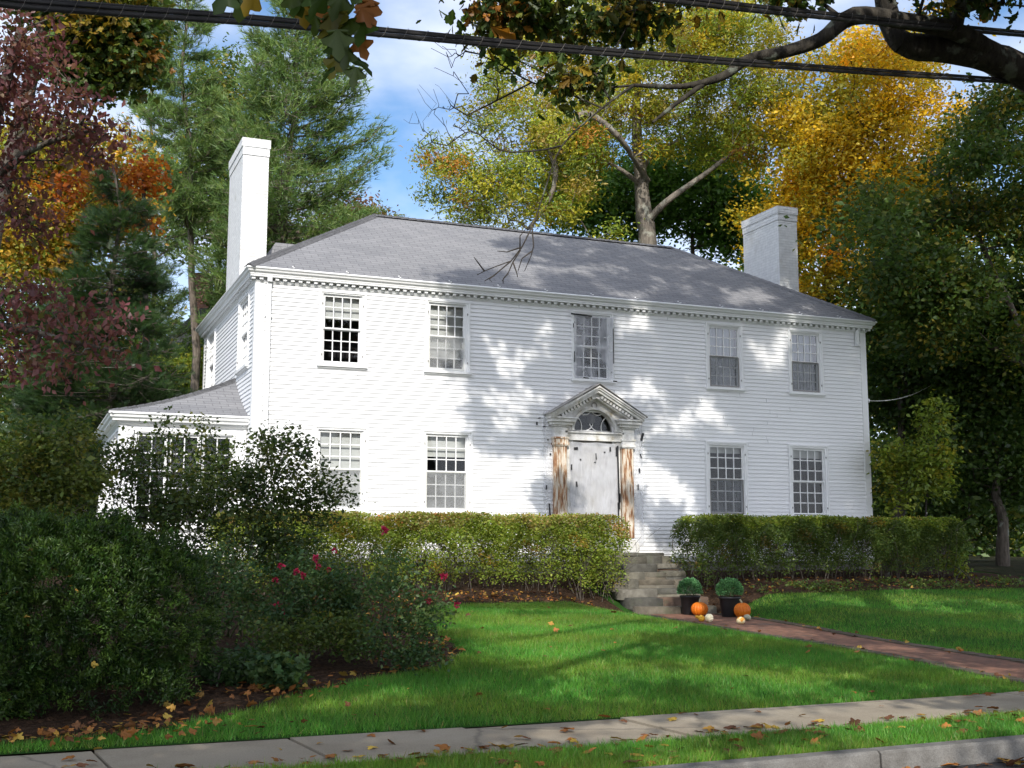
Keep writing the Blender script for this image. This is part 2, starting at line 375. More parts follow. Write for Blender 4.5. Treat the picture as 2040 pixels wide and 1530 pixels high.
vo = nd(t, 'ShaderNodeTexVoronoi', {'Scale': .33}, feature='DISTANCE_TO_EDGE'); wv = nd(t, 'ShaderNodeMixRGB', {'Fac': .10}); nn_ = nd(t, 'ShaderNodeTexNoise', {'Scale': 5.0, 'Detail': 4}); t.links.new(co, nn_.inputs['Vector']); t.links.new(co, wv.inputs['Color1']); t.links.new(nn_.outputs['Color'], wv.inputs['Color2']); t.links.new(wv.outputs['Color'], vo.inputs['Vector'])
c = mix(t, ramp(t, vo.outputs['Distance'], [(.002, (.5,)*3), (.006, (0, 0, 0))]), c, (.07, .06, .045))
t.links.new(c, b.inputs['Base Color']); b.inputs['Roughness'].default_value = .9; bump(t, b, noise(t, co, 120, 3), .003); M['conc'] = m
M['granite'] = noisy('granite_kerb', [(.3, (.15, .14, .125)), (.7, (.24, .23, .21))], 6, .85, .006, 40, fine=(110, .6))
M['asphalt'] = noisy('asphalt', [(.3, (.04, .04, .042)), (.7, (.062, .06, .06))], 3, .9, .008, 160, fine=(140, .6))
m, t, b = mat('fieldstone'); co = obj_co(t)
at_ = nd(t, 'ShaderNodeAttribute', attribute_name='Col'); n1 = noise(t, co, 7, 6, .6)
c = mix(t, .75, at_.outputs['Color'], ramp(t, n1, [(.3, (.5, .48, .45)), (.65, (1.2, 1.2, 1.18))]), 'MULTIPLY')
c = mix(t, ramp(t, noise(t, co, 3.1, 4), [(.55, (0, 0, 0)), (.7, (.6,)*3)]), c, (.08, .085, .05))
t.links.new(c, b.inputs['Base Color']); b.inputs['Roughness'].default_value = .9; bump(t, b, n1, .025); M['stone'] = m
# plants: the leaf's own colour comes from the mesh attribute; light passes through the blade
def foliage(name, trans=.42, gloss=.025, rough=.45):
    m, t, b = mat(name); t.nodes.remove(b); o = t.nodes['Material Output']
    a = nd(t, 'ShaderNodeAttribute', attribute_name='Col'); d = nd(t, 'ShaderNodeBsdfDiffuse'); tr = nd(t, 'ShaderNodeBsdfTranslucent'); g = nd(t, 'ShaderNodeBsdfGlossy', {'Roughness': rough})
    m1 = nd(t, 'ShaderNodeMixShader', {'Fac': trans}); m2 = nd(t, 'ShaderNodeMixShader', {'Fac': gloss})
    tc_ = mix(t, 1.0, a.outputs['Color'], (1.25, 1.15, .7), 'MULTIPLY')
    t.links.new(a.outputs['Color'], d.inputs['Color']); t.links.new(tc_, tr.inputs['Color'])
    t.links.new(d.outputs[0], m1.inputs[1]); t.links.new(tr.outputs[0], m1.inputs[2]); t.links.new(m1.outputs[0], m2.inputs[1]); t.links.new(g.outputs[0], m2.inputs[2]); t.links.new(m2.outputs[0], o.inputs['Surface'])
    return m
M['leaf'] = foliage('leaf_blade'); M['needle'] = foliage('needle', .45, .03); M['litter'] = foliage('dry_leaf', .12, .03, .6); M['petal'] = foliage('petal', .3, .03)
def bark(name, c0, c1, lichen, la=.62):
    m, t, b = mat(name); co = obj_co(t, (1, 1, .22)); n = noise(t, co, 14, 6, .65)
    c = ramp(t, n, [(.3, c0), (.7, c1)]); c = mix(t, ramp(t, noise(t, obj_co(t), 3.5, 5), [(la, (0, 0, 0)), (la+.06, (.85,)*3)]), c, lichen)
    t.links.new(c, b.inputs['Base Color']); b.inputs['Roughness'].default_value = .95; b.inputs['Specular IOR Level'].default_value = .15; bump(t, b, n, .05)
    return m
M['bark'] = bark('grey_brown_bark', (.05, .042, .034), (.16, .135, .11), (.24, .26, .22))
M['barkpale'] = bark('pale_oak_bark', (.14, .12, .10), (.30, .265, .22), (.36, .36, .30), .56)
M['barkdark'] = bark('dark_lichened_bark', (.022, .020, .018), (.085, .075, .06), (.19, .21, .17), .57)
M['barkpine'] = bark('pine_bark', (.10, .08, .065), (.26, .215, .175), (.26, .27, .23), .66)
M['twig'] = noisy('dark_twig', [(.3, (.03, .026, .022)), (.7, (.075, .065, .055))], 20, .9)
M['cane'] = noisy('green_cane', [(.3, (.05, .085, .025)), (.7, (.11, .12, .05))], 20, .7)
M['pump'] = noisy('pumpkin_skin', [(.3, (.58, .13, .008)), (.7, (.70, .19, .012))], 9, .45, .002, 40)
M['stalk'] = noisy('dry_stalk', [(.3, (.30, .26, .15)), (.7, (.46, .41, .27))], 30, .8)
M['gcream'] = noisy('cream_gourd', [(.3, (.72, .62, .38)), (.7, (.82, .76, .56))], 14, .5)
M['gyel'] = noisy('orange_yellow_gourd', [(.35, (.70, .28, .02)), (.6, (.80, .46, .05))], 12, .5)
M['ggreen'] = noisy('grey_green_gourd', [(.3, (.33, .34, .22)), (.7, (.48, .47, .34))], 16, .55)
m, t, b = mat('gourd_with_orange_stripe'); co = obj_co(t); c = ramp(t, noise(t, co, 11, 2), [(.50, (.82, .72, .42)), (.55, (.78, .34, .04))]); t.links.new(c, b.inputs['Base Color']); b.inputs['Roughness'].default_value = .5; M['gstripe'] = m
M['pot'] = noisy('black_plastic_pot', [(.3, (.016, .016, .018)), (.7, (.028, .028, .031))], 6, .45)
M['cable'] = noisy('black_cable_sheath', [(.3, (.012, .012, .014)), (.7, (.035, .033, .032))], 3, .45)
M['wire'] = noisy('lashing_wire', [(.3, (.12, .11, .10)), (.7, (.22, .2, .18))], 3, .4)
M['clap2'] = noisy('beige_clapboard', [(.3, (.22, .21, .19)), (.7, (.30, .29, .27))], 2, .7, sc=(1, 1, 8))
# ------------------------------------------------------------------ terrain, street
def lerp(a, b, f): return a+(b-a)*f
LP = ([-13.7, -11, -8, -3.5, -2.4, 0, 8, 40, 90], [-1.60, -1.43, -1.23, -1.05, -.92, -.52, -.46, -.3, 1.0])
MP = ([-13.7, -11.5, -8, -5.4, -3.0, -2.6, 0, 8, 40, 90], [-1.60, -1.50, -1.43, -1.34, -1.31, -1.25, -.55, -.46, -.3, 1.0])
RP = ([-13.7, -9, -6, -4, -2, 0, 8, 40, 90], [-1.57, -1.40, -1.20, -1.00, -.68, -.52, -.45, -.3, 1.2])
def terrain(x, y):
    x = np.asarray(x, float); y = np.asarray(y, float)
    l = np.interp(y, *LP); m = np.interp(y, *MP); r = np.interp(y, *RP)
    ss = lambda f: f*f*(3-2*f)
    a = ss(np.clip((x-5.2)/1.4, 0, 1)); c = ss(np.clip((x-8.6)/1.3, 0, 1))
    z = l*(1-a) + (m*(1-c) + r*c)*a
    return z + .012*(np.sin(1.3*x+.7*y)+np.sin(.9*y-.5*x))*np.clip((y+13.7)/2, 0, 1)*np.clip((-1-y)/2, 0, 1)
def grid_sheet(name, X, Y, zf, mat_, uvs=None, **tags):
    X, Y = np.asarray(X), np.asarray(Y)
    if X.ndim == 1: X, Y = np.meshgrid(X, Y, indexing='ij')
    Z = zf(X, Y); V = np.stack([X, Y, Z], -1).reshape(-1, 3); n, k = X.shape
    i = np.arange((n-1)*k).reshape(n-1, k)[:, :-1].ravel()
    F = np.stack([i, i+k, i+k+1, i+1], 1); me = raw_mesh(name, V, F); me.polygons.foreach_set('use_smooth', [True]*len(F))
    if uvs is not None:
        ul = me.uv_layers.new(name='UVMap'); li = np.zeros(len(me.loops), np.int32); me.loops.foreach_get('vertex_index', li)
        ul.data.foreach_set('uv', uvs(V[:, 0], V[:, 1])[li].astype(np.float32).ravel())
    return tag(link(name, me, mat_), **tags)
def cc(*segs): return np.concatenate([np.arange(a, b, s) for a, b, s in segs] + [[segs[-1][1]]])
EDGE = -13.7
gx = cc((-90, -12, 3), (-12, 20, .25), (20, 110, 3)); gy = cc((EDGE, 0, .2), (0, 12, 1), (12, 95, 4))
grid_sheet('lawn', gx, gy, terrain, M['grass'], kind='structure')
# woodland floor round the house, a sheet above the lawn's mesh
def strip(name, ys, xl, xr, n, lift, mat_, uvs=None, bumpy=0.0, **tags):
    ys = np.asarray(ys, float); f = np.linspace(0, 1, n)
    X = xl(ys)[None]*(1-f)[:, None] + xr(ys)[None]*f[:, None]; Y = np.broadcast_to(ys[None], X.shape)
    r = np.random.default_rng(3); e = r.random(X.shape)*bumpy
    e[0] = e[-1] = 0; e[:, 0] = e[:, -1] = 0
    return grid_sheet(name, X, Y, lambda a, b: terrain(a, b)+lift+e, mat_, uvs, **tags)
strip('woodland_floor', cc((-2.2, 12, .3), (12, 94, 4)), lambda y: np.interp(y, [.2, 1.6], [17.75, 15.4])+.08*np.sin(5*y), lambda y: 100+0*y, 60, .012, M['forest'], None, .05, kind='structure')
strip('woodland_ground', cc((1.5, 12, .5), (12, 94, 4)), lambda y: -85+0*y, lambda y: -3.2+0*y, 60, .012, M['forest'], None, .05, kind='structure')
BX = ([-13.55, -13.2, -12.5, -11.2, -10.4, -9.4, -8.2, -6, -4.2, -3.5, -3.15], [-5.5, -3.15, -2.15, -.85, .42, 1.05, 1.15, 1.5, 2.1, 2.9, 6.0])
bed_l = lambda y: np.interp(y, *BX) + .05*np.sin(7*y)
strip('rose_bed', cc((-13.55, -3.2, .1), (-3.2, -.02, .1)), lambda y: -9.0+0*y, lambda y: np.where(y > -3.2, 6.84, bed_l(y)), 110, .008, M['soil'], None, .035, kind='structure')
strip('hedge_bed', cc((-3.3, -.02, .1)), lambda y: 8.72+0*y, lambda y: 17.6-.35*np.abs(y+1.6)**2+.05*np.sin(9*y), 70, .008, M['soil'], None, .035, kind='structure')
# brick path from the steps to the pavement
pl = lambda y: np.interp(y, [-13.7, -3.1], [6.50, 7.05]); pr_ = lambda y: np.interp(y, [-13.7, -3.1], [7.72, 8.66])
strip('brick_path', cc((EDGE+.01, -2.95, .15)), pl, pr_, 12, .014, M['path'], lambda x, y: np.stack([y, x-np.interp(y, [-13.7, -3.1], [6.50, 7.05])], 1), .006, kind='structure')
mb = MB()
for f in (pl, pr_):                                           # soldier course along each side
    for y in np.arange(EDGE+.05, -3.2, .105):
        x = float(f(np.array([y]))[0]); z = float(terrain(x, y)); h = .03+.012*rng.random()
        mb.box(x-.1+.01*rng.normal(), x+.1, y, y+.095, z-.05, z+h)
V0 = mb
pe = mb.build('path_edging', M['path'], kind='structure')
# pavement, verge, kerb, road
wz = lambda x, y: -1.6 + .0 + .010*np.clip(x, -30, 30)*np.clip((x > 0)*1.0, 0, 1)*.8 + (y+13.7)*.012
mb = MB(); joints = np.arange(-40, 40, 1.52)
for i in range(len(joints)-1):
    x0, x1 = joints[i]+.012, joints[i+1]-.012; sk = .06; d = .006*rng.normal()
    P = []
    for zz in (-.12, d):
        for x, y in ((x0+sk, -14.97), (x1+sk, -14.97), (x1-sk, EDGE-.02), (x0-sk, EDGE-.02)): P.append((x, y, float(wz(x, y))+zz))
    mb.add(P, [(0, 3, 2, 1), (4, 5, 6, 7), (0, 1, 5, 4), (1, 2, 6, 5), (2, 3, 7, 6), (3, 0, 4, 7)])
mb.build('sidewalk', M['conc'], kind='structure')
grid_sheet('sidewalk_bedding', np.linspace(-45, 45, 30), np.array([-15.1, -14.3, -13.5, -12.6, -11.5]), lambda x, y: wz(x, y)-.035, M['soil'], kind='structure')
vx = cc((-45, -8, 2), (-8, 14, .25), (14, 45, 2))
verge_z = lambda x, y: wz(x, y) - .015 + .012*np.sin(2.1*x)*np.sin(5*y)
grid_sheet('verge', vx, np.linspace(-15.92, -14.98, 6), verge_z, M['grass'], kind='structure')
mb = MB(); kx = np.arange(-40, 40, 2.1)
for i in range(len(kx)-1):
    x0, x1 = kx[i]+.006, kx[i+1]-.006
    t0, t1 = float(wz(x0, -16)), float(wz(x1, -16)); d = .008*rng.normal()
    prof = [(-15.92, -.3), (-15.92, .012), (-16.06, .012), (-16.085, -.008), (-16.10, -.3)]
    mb.prism(prof, (0, 1), lambda a, b_, c, x0=x0, x1=x1, t0=t0, t1=t1, d=d: (lerp(x0, x1, c), a+d, lerp(t0, t1, c)+b_))
mb.build('kerb', M['granite'], kind='structure')
rz = lambda x, y: -1.775 + .008*np.clip(x, 0, 30) + .015*np.clip(-(y+16.1), 0, 4)
grid_sheet('road', np.linspace(-60, 60, 40), np.linspace(-24.2, -16.09, 8), rz, M['asphalt'], kind='structure')
grid_sheet('far_verge', np.linspace(-110, 110, 12), np.linspace(-95, -24.1, 8), lambda x, y: -1.72+0*x, M['forest'], kind='structure')
# ------------------------------------------------------------------ the house
HW, HD = 15.0, 7.06
TF = lambda a, o, z: (a, -o, z)                 # front wall: a along it, o outwards
TL = lambda a, o, z: (-o, a, z)                 # left side wall
PY, PX = .50, -2.45
TP = lambda a, o, z: (a, PY-o, z)               # sunroom front
TPL = lambda a, o, z: (PX-o, a, z)              # sunroom side
house = thing('white_house', 'large white clapboard house with grey hipped roof and two white chimneys', 'house', (7.5, 3.5, -.5))

def clap(T, a0, a1, z0, z1, holes, mb, e=.0888):
    n = int(round((z1-z0)/e)); e = (z1-z0)/n
    for i in range(n):
        zb = z0+i*e; zc = zb+e/2; cuts = [(a0, a1)]
        for h0, h1, hb, ht in holes:
            if hb < zc < ht:
                nx = []
                for c0, c1 in cuts:
                    if h1 <= c0 or h0 >= c1: nx.append((c0, c1)); continue
                    if h0 > c0: nx.append((c0, h0))
                    if h1 < c1: nx.append((h1, c1))
                cuts = nx
        bits = []
        for c0, c1 in cuts:                                    # boards butt end to end
            while c1-c0 > 4.6:
                w_ = rng.uniform(1.6, 4.2); bits.append((c0, c0+w_-.002)); c0 += w_+.002
            bits.append((c0, c1))
        for c0, c1 in bits:
            j = .0008*rng.normal()
            P = [T(c0, -.004, zb), T(c1, -.004, zb), T(c1, .025+j, zb), T(c0, .025+j, zb), T(c1, .006, zb+e+.004), T(c0, .006, zb+e+.004)]
            mb.add(P, [(0, 1, 2, 3), (3, 2, 4, 5)])

def window(T, a0, a1, g0, g1, zt, gt, gb, zs, blind=0, screen=False, curtain=False, cols=4, label=None, casement=False):
    """a0..a1 casing, g0..g1 glazing, blind = rows covered by the blind"""
    st = .05
    f = MB()
    f.box(a0, g0-st, .0, .034, zs, zt, T); f.box(g1+st, a1, .0, .034, zs, zt, T); f.box(g0-st, g1+st, .0, .034, gt+st, zt, T)
    f.box(a0-.012, a0+.026, .002, .052, zs, zt+.012, T); f.box(a1-.026, a1+.012, .002, .052, zs, zt+.012, T); f.box(a0+.026, a1-.026, .002, .052, zt-.026, zt+.012, T)
    f.box(g0-st-.002, g0-st+.02, -.12, -.001, gb-st, gt+st, T); f.box(g1+st-.02, g1+st+.002, -.12, -.001, gb-st, gt+st, T)
    f.box(g0-st+.02, g1+st-.02, -.12, -.001, gt+st-.02, gt+st+.002, T)
    w = f.build('window', M['paint'], house)
    if label: w['label'] = label
    s = MB(); s.box(a0-.045, a1+.045, .003, .085, zs-.055, zs, T); s.box(a0-.02, a1+.02, .003, .05, zs-.085, zs-.057, T); s.box(g0-st, g1+st, -.12, .002, zs-.03, gb-st, T)
    s.build('sill', M['paint'], w)
    zm = (gt+gb)/2; mu = .022
    def sash(name, z0, z1, o1, rows):
        q = MB(); o0 = o1-.036
        q.box(g0-st+.021, g0+.004, o0, o1, z0-.03, z1+.03, T); q.box(g1-.004, g1+st-.021, o0, o1, z0-.03, z1+.03, T)
        q.box(g0+.004, g1-.004, o0, o1, z1-.004, z1+.03, T); q.box(g0+.004, g1-.004, o0, o1, z0-.03, z0+.004, T)
        for i in range(1, cols):
            x = g0+(g1-g0)*i/cols; q.box(x-mu/2, x+mu/2, o0+.004, o1-.004, z0+.004, z1-.004, T)
        for i in range(1, rows):
            z = z0+(z1-z0)*i/rows; q.box(g0+.004, g1-.004, o0+.007, o1-.007, z-mu/2, z+mu/2, T)
        sx = q.build(name, M['paint'], w)
        p = MB(); om = (o0+o1)/2
        p.add([T(g0-.01, om, z0-.01), T(g1+.01, om, z0-.01), T(g1+.01, om, z1+.01), T(g0-.01, om, z1+.01)], [(0, 1, 2, 3)])
        p.build('pane', M['glassblue'] if curtain else M['glass'], w)
    if casement: sash('sash', gb, gt, -.02, 5)
    else:
        sash('upper_sash', zm+.022, gt, -.012, 3); sash('lower_sash', gb, zm-.022, -.052, 3)
    if blind:
        zb = gt+.03-(gt-gb+.03)*blind/6
        b = MB(); b.add([T(g0-.04, -.125, zb), T(g1+.04, -.125, zb), T(g1+.04, -.125, gt+.06), T(g0-.04, -.125, gt+.06)], [(0, 1, 2, 3)])
        b.box(g0-.04, g1+.04, -.135, -.115, zb-.022, zb, T)
        b.build('blind', M['blind'], w)
    if curtain:
        c = MB(); n = 40; ls = np.linspace(g0-.03, g1+.03, n)
        V = [T(x, -.20+.022*math.sin(i*1.1)+.012*math.sin(i*.37), z) for z in (gb-.04, gt+.05) for i, x in enumerate(ls)]
        c.add(V, [(i, i+1, n+i+1, n+i) for i in range(n-1)], smooth=True); c.build('curtain', M['curtain'], w)
    if screen:
        c = MB(); c.box(g0-st+.021, g0-st+.045, -.010, .004, gb-.045, zm+.0, T); c.box(g1+st-.045, g1+st-.021, -.010, .004, gb-.045, zm, T)
        c.box(g0-st+.045, g1+st-.045, -.010, .004, zm-.012, zm+.012, T); c.box(g0-st+.045, g1+st-.045, -.010, .004, gb-.045, gb-.015, T)
        c.build('screen_frame', M['blind'] if screen == 2 else M['found'], w)
        c = MB(); c.add([T(g0-.01, -.003, gb-.02), T(g1+.01, -.003, gb-.02), T(g1+.01, -.003, zm-.01), T(g0-.01, -.003, zm-.01)], [(0, 1, 2, 3)])
        c.build('insect_screen', M['screenlit'] if screen == 2 else M['screen'], w)
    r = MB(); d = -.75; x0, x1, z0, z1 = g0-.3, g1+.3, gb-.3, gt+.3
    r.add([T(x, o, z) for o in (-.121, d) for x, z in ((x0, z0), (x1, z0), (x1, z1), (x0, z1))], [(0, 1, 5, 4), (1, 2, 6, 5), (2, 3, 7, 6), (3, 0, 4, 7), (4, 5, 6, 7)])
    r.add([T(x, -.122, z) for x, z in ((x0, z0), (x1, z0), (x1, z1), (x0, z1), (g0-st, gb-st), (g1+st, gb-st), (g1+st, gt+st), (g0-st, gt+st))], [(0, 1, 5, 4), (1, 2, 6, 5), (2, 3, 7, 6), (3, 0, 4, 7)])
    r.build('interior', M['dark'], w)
    if not casement:
        for x in (a0+.05, a1-.05):
            for z in (gb+.12, gt-.16): k = MB(); k.box(x-.008, x+.008, .034, .05, z-.02, z+.02, T); k.build('pintle', M['found'], w)
    return w

ZU = dict(zt=5.228, gt=5.123, gb=3.785, zs=3.715); ZL = dict(zt=2.438, gt=2.321, gb=.829, zs=.745)
U = [(1.296, 2.260, 1.413, 2.140), (3.580, 4.561, 3.686, 4.430)]; LO = [(1.248, 2.350, 1.370, 2.213), (3.5285, 4.6326, 3.6465, 4.4985)]
mir = lambda q: (HW-q[1], HW-q[0], HW-q[3], HW-q[2])
window(TF, *U[0], **ZU, blind=2); window(TF, *U[1], **ZU, blind=5, screen=2)
window(TF, 7.0, 8.0, 7.115, 7.885, zt=5.25, gt=5.14, gb=3.785, zs=3.72, curtain=False)
window(TF, *mir(U[1]), **ZU, curtain=True, screen=True); window(TF, *mir(U[0]), **ZU, curtain=True, screen=True)
window(TF, *LO[0], **ZL, blind=6, screen=2); window(TF, *LO[1], **ZL, blind=1.7, screen=2)
window(TF, *mir(LO[1]), **ZL, blind=.55, screen=True); window(TF, *mir(LO[0]), **ZL, blind=.75)
window(TL, .59, 1.80, .72, 1.67, **ZU, blind=3); window(TL, 5.15, 6.40, 5.28, 6.27, **ZU, blind=3)
ins = .05
holes = [(a+ins, b-ins, ZU['zs']+.02, ZU['zt']-ins) for a, b, _, _ in (U[0], U[1], (7.0, 8.0, 0, 0), mir(U[1]), mir(U[0]))] + \
        [(a+ins, b-ins, ZL['zs']+.02, ZL['zt']-ins) for a, b, _, _ in (LO[0], LO[1], mir(LO[1]), mir(LO[0]))] + [(6.72, 8.26, -.3, 2.30), (7.0, 7.96, 2.3, 2.95)]
mb = MB(); clap(TF, .16, HW-.14, -.22, 5.30, holes, mb)
mb.box(.0, HW, -.02, .012, -.30, -.222, TF)
clap(TL, .12, HD, -.22, 5.30, [(.64, 1.75, ZU['zs']+.02, ZU['zt']-ins), (5.2, 6.35, ZU['zs']+.02, ZU['zt']-ins)], mb)
mb.build('wall', M['clap'], house)
mb = MB(); mb.box(HW-.05, HW-.001, .02, HD, -.5, 5.3); mb.box(0, HW, HD-.05, HD, -.5, 5.3); mb.build('rear_wall', M['clap'], house)
mb = MB(); mb.box(.02, HW-.02, .03, .35, -.9, -.302); mb.box(.02, .3, .36, HD, -.9, -.302); mb.build('foundation', M['found'], house)
mb = MB(); mb.box(-.028, .165, -.002, .030, -.24, 5.31, TF); mb.box(-.027, .0, -.13, -.003, -.24, 5.31, TF); mb.box(.0, .14, .0, .0275, -.24, 5.31, TL) if False else None
for z in np.arange(-.2, 5.2, .13): mb.box(.135, .160, .031, .040, z, z+.075, TF)
mb.build('corner_board', M['paint'], house)
mb = MB(); mb.box(HW-.145, HW+.028, -.002, .030, -.24, 5.31, TF); mb.build('corner_board', M['paint'], house)
mb = MB(); mb.box(HD-.15, HD+.02, -.002, .03, 2.0, 5.31, TL); mb.build('corner_board', M['paint'], house)
# cornice swept round the house
def sweep(prof, mb, x0=0., x1=HW, y0=0., y1=HD, closed=True):
    n = len(prof); V = []
    for cx_, cy_, sx, sy in ((x0, y0, -1, -1), (x1, y0, 1, -1), (x1, y1, 1, 1), (x0, y1, -1, 1)):
        V += [(cx_+sx*o, cy_+sy*o, z) for o, z in prof]
    F = []
    for k in range(4 if closed else 3):
        for i in range(n-1):
            a, b = k*n+i, ((k+1) % 4)*n+i; F.append((a, a+1, b+1, b))
    mb.add(V, F)
prof = [(.12, 5.583), (.222, 5.578), (.238, 5.560), (.236, 5.540), (.212, 5.522), (.206, 5.512), (.200, 5.488), (.176, 5.470), (.158, 5.462), (.155, 5.430), (.146, 5.426), (.146, 5.392),
        (.020, 5.390), (.020, 5.338), (.052, 5.336), (.052, 5.318), (.036, 5.306), (.028, 5.285), (.0, 5.283)]
mb = MB(); sweep(prof, mb); mb.build('cornice', M['paint'], house)
mb = MB(); s = .158
for x in np.arange(-.08, HW+.09, s): mb.box(x-.036, x+.036, .022, .112, 5.340, 5.388, TF)
for y in np.arange(-.03, HD+.09, s): mb.box(y-.036, y+.036, .022, .112, 5.340, 5.388, TL)
mb.build('dentil_band', M['paint'], house)
# roof
E0 = .215; ZE, ZR, RY, R0, R1 = 5.585, 7.985, 3.53, 3.40, 11.60
A, B, C_, D_ = (-E0, -E0, ZE), (HW+E0, -E0, ZE), (HW+E0, HD+E0, ZE), (-E0, HD+E0, ZE); P, Q = (R0, RY, ZR), (R1, RY, ZR)
mb = MB()
def slope(mb, pts, e0, e1):
    e0, e1 = np.array(e0), np.array(e1); ex = unit(e1-e0); n = unit(np.cross(ex, np.array(pts[2])-e0)); ey = np.cross(n, ex)
    mb.add(pts, [tuple(range(len(pts)))], [[((np.array(p)-e0) @ ex, (np.array(p)-e0) @ ey) for p in pts]])
slope(mb, [A, B, Q, P], A, B); slope(mb, [D_, A, P], D_, A); slope(mb, [B, C_, Q], B, C_); slope(mb, [C_, D_, P, Q], C_, D_)
rf = mb.build('roof', M['roof'], house)
mb = MB()
def cap(a, b, w=.13, h=.028):
    a, b = np.array(a), np.array(b); L_ = np.linalg.norm(b-a); t = (b-a)/L_; sd = unit(np.cross(t, (0, 0, 1))); up = np.cross(sd, t); n = int(L_/.2)
    for i in range(n):
        p, q = a+t*L_*i/n, a+t*L_*(i+1.12)/n; lo, hi = .004, .016
        V = [p+sd*w-up*.055+up*lo, p+up*(h+lo), p-sd*w-up*.055+up*lo, q+sd*w-up*.055+up*hi, q+up*(h+hi), q-sd*w-up*.055+up*hi]
        mb.add(V, [(0, 1, 4, 3), (1, 2, 5, 4), (3, 4, 1, 0), (3, 5, 4)], [[(0, 0), (.3, 0), (.3, .13), (0, .13)]]*3+[[(0, 0), (.1, 0), (.1, .1)]])
cap(A, P); cap(B, Q); cap(P, Q)
mb.build('ridge_cap', M['roof'], rf)
for x in np.arange(.7, HW, 1.12): mb = MB(); mb.box(x-.012, x+.012, -.245, -.13, ZE+.004, ZE+.022); mb.box(x-.012, x+.012, -.13, -.10, ZE+.02, ZE+.075); mb.build('gutter_strap', M['paint'], rf)
mb = MB()
cz_ = 6.95                                                    # little saddle roof behind the chimney
hp = lambda x: ZE+.664*(x+E0)
xm = (cz_-ZE)/.664-E0+.02; xs = .95
slope(mb, [(.25, 2.20, hp(.25)), (xm, 3.05, cz_), (xs, 3.05, cz_)], (.25, 2.2, hp(.25)), (xm, 2.2, hp(.25))); slope(mb, [(.25, 3.9, hp(.25)), (xs, 3.05, cz_), (xm, 3.05, cz_)], (xm, 3.9, hp(.25)), (.25, 3.9, hp(.25)))
slope(mb, [(.25, 3.9, hp(.25)), (.25, 2.2, hp(.25)), (xs, 3.05, cz_)], (.25, 3.9, hp(.25)), (.25, 2.2, hp(.25)))
mb.build('saddle', M['roof'], rf)
# chimneys
def chimney(x0, x1, y0, y1, zb, zt, label):
    mb = MB()
    def bb(a0, a1, b0, b1, c0, c1):
        for p, q, ln in (((a0, b0), (a1, b0), a1-a0), ((a1, b0), (a1, b1), b1-b0), ((a1, b1), (a0, b1), a1-a0), ((a0, b1), (a0, b0), b1-b0)):
            mb.add([(*p, c0), (*q, c0), (*q, c1), (*p, c1)], [(0, 1, 2, 3)], [[(0, c0), (ln, c0), (ln, c1), (0, c1)]])
        for c in (c0, c1): mb.add([(a0, b0, c), (a1, b0, c), (a1, b1, c), (a0, b1, c)], [(0, 1, 2, 3)], [[(0, 0), (a1-a0, 0), (a1-a0, b1-b0), (0, b1-b0)]])
    bb(x0, x1, y0, y1, zb, zt-.40)
    c = mb.build('chimney', M['chim'], house, label=label)
    mb = MB(); bb(x0+.004, x1-.004, y0+.004, y1-.004, zt-.41, zt-.385); bb(x0-.012, x1+.012, y0-.012, y1+.012, zt-.385, zt-.20); bb(x0-.03, x1+.03, y0-.03, y1+.03, zt-.198, zt-.004); bb(x0+.02, x1-.02, y0+.02, y1-.02, zt-.005, zt+.012)
    mb.build('chimney_cap', M['chim'], c)
    mb = MB(); mb.box(x0+.1, x1-.1, y0+.2, y1-.2, zt+.012, zt+.03); mb.build('flue', M['black'], c)
    mb = MB(); mb.box(x0-.015, x1+.02, y0-.02, y0-.001, zb+.9, zb+1.05) if False else None
chimney(.0, .572, 2.14, 3.95, 5.2, 9.03, 'taller looking white painted brick chimney in full sun')
chimney(14.03, 14.62, 2.07, 3.73, 5.2, 9.02, 'white painted brick chimney half in tree shade')
# downspouts
mb = MB(); mb.box(.195, .285, .036, .105, -.3, 5.335, TF); mb.box(.195, .285, .036, .16, 5.30, 5.42, TF)
for z in (.6, 2.7, 4.6): mb.box(.18, .30, .03, .108, z, z+.03, TF)
mb.build('downspout', M['paint'], house)
mb = MB(); mb.box(14.70, 14.78, .036, .10, 4.97, 5.335, TF); mb.box(14.695, 14.785, .034, .13, 4.94, 4.99, TF); mb.build('downspout', M['paint'], house, label='short cut off downspout stub')
# ---- sunroom on the left
ZP, DP, HX = 2.60, 6.7, -2.69
mb = MB(); N = 9; zz = lambda s: ZP+1.01*(.62*s+.38*s*s)
rows = [(HX*(1-s), .30+1.84*s, zz(s)) for s in np.linspace(0, 1, N)]
sl_ = [0]
for a, b in zip(rows, rows[1:]): sl_.append(sl_[-1]+math.hypot(b[1]-a[1], b[2]-a[2]))
for i in range(N-1):
    (xa, ya, za), (xb, yb, zb) = rows[i], rows[i+1]; u0, u1 = sl_[i], sl_[i+1]
    mb.add([(xa, ya, za), (.0, ya, za), (.0, yb, zb), (xb, yb, zb)], [(0, 1, 2, 3)], [[(xa, u0), (0, u0), (0, u1), (xb, u1)]])
    mb.add([(xa, DP, za), (xa, ya, za), (xb, yb, zb), (xb, DP, zb)], [(0, 1, 2, 3)], [[(-DP, u0), (-ya, u0), (-yb, u1), (-DP, u1)]])
srf = mb.build('sunroom_roof', M['roof'], house)
mb = MB()
for a, b in zip(rows, rows[1:]): cap(a, b, .09, .022)
mb.build('ridge_cap', M['roof'], srf)
mb = MB(); pf = [(.02, 2.605), (.235, 2.600), (.245, 2.565), (.215, 2.545), (.205, 2.50), (.165, 2.47), (.16, 2.435), (.075, 2.43), (.07, 2.39), (.03, 2.36), (.0, 2.355)]
n = len(pf); V = [(-.0, PY-o, z) for o, z in pf]+[(PX-o, PY-o, z) for o, z in pf]+[(PX-o, DP, z) for o, z in pf]
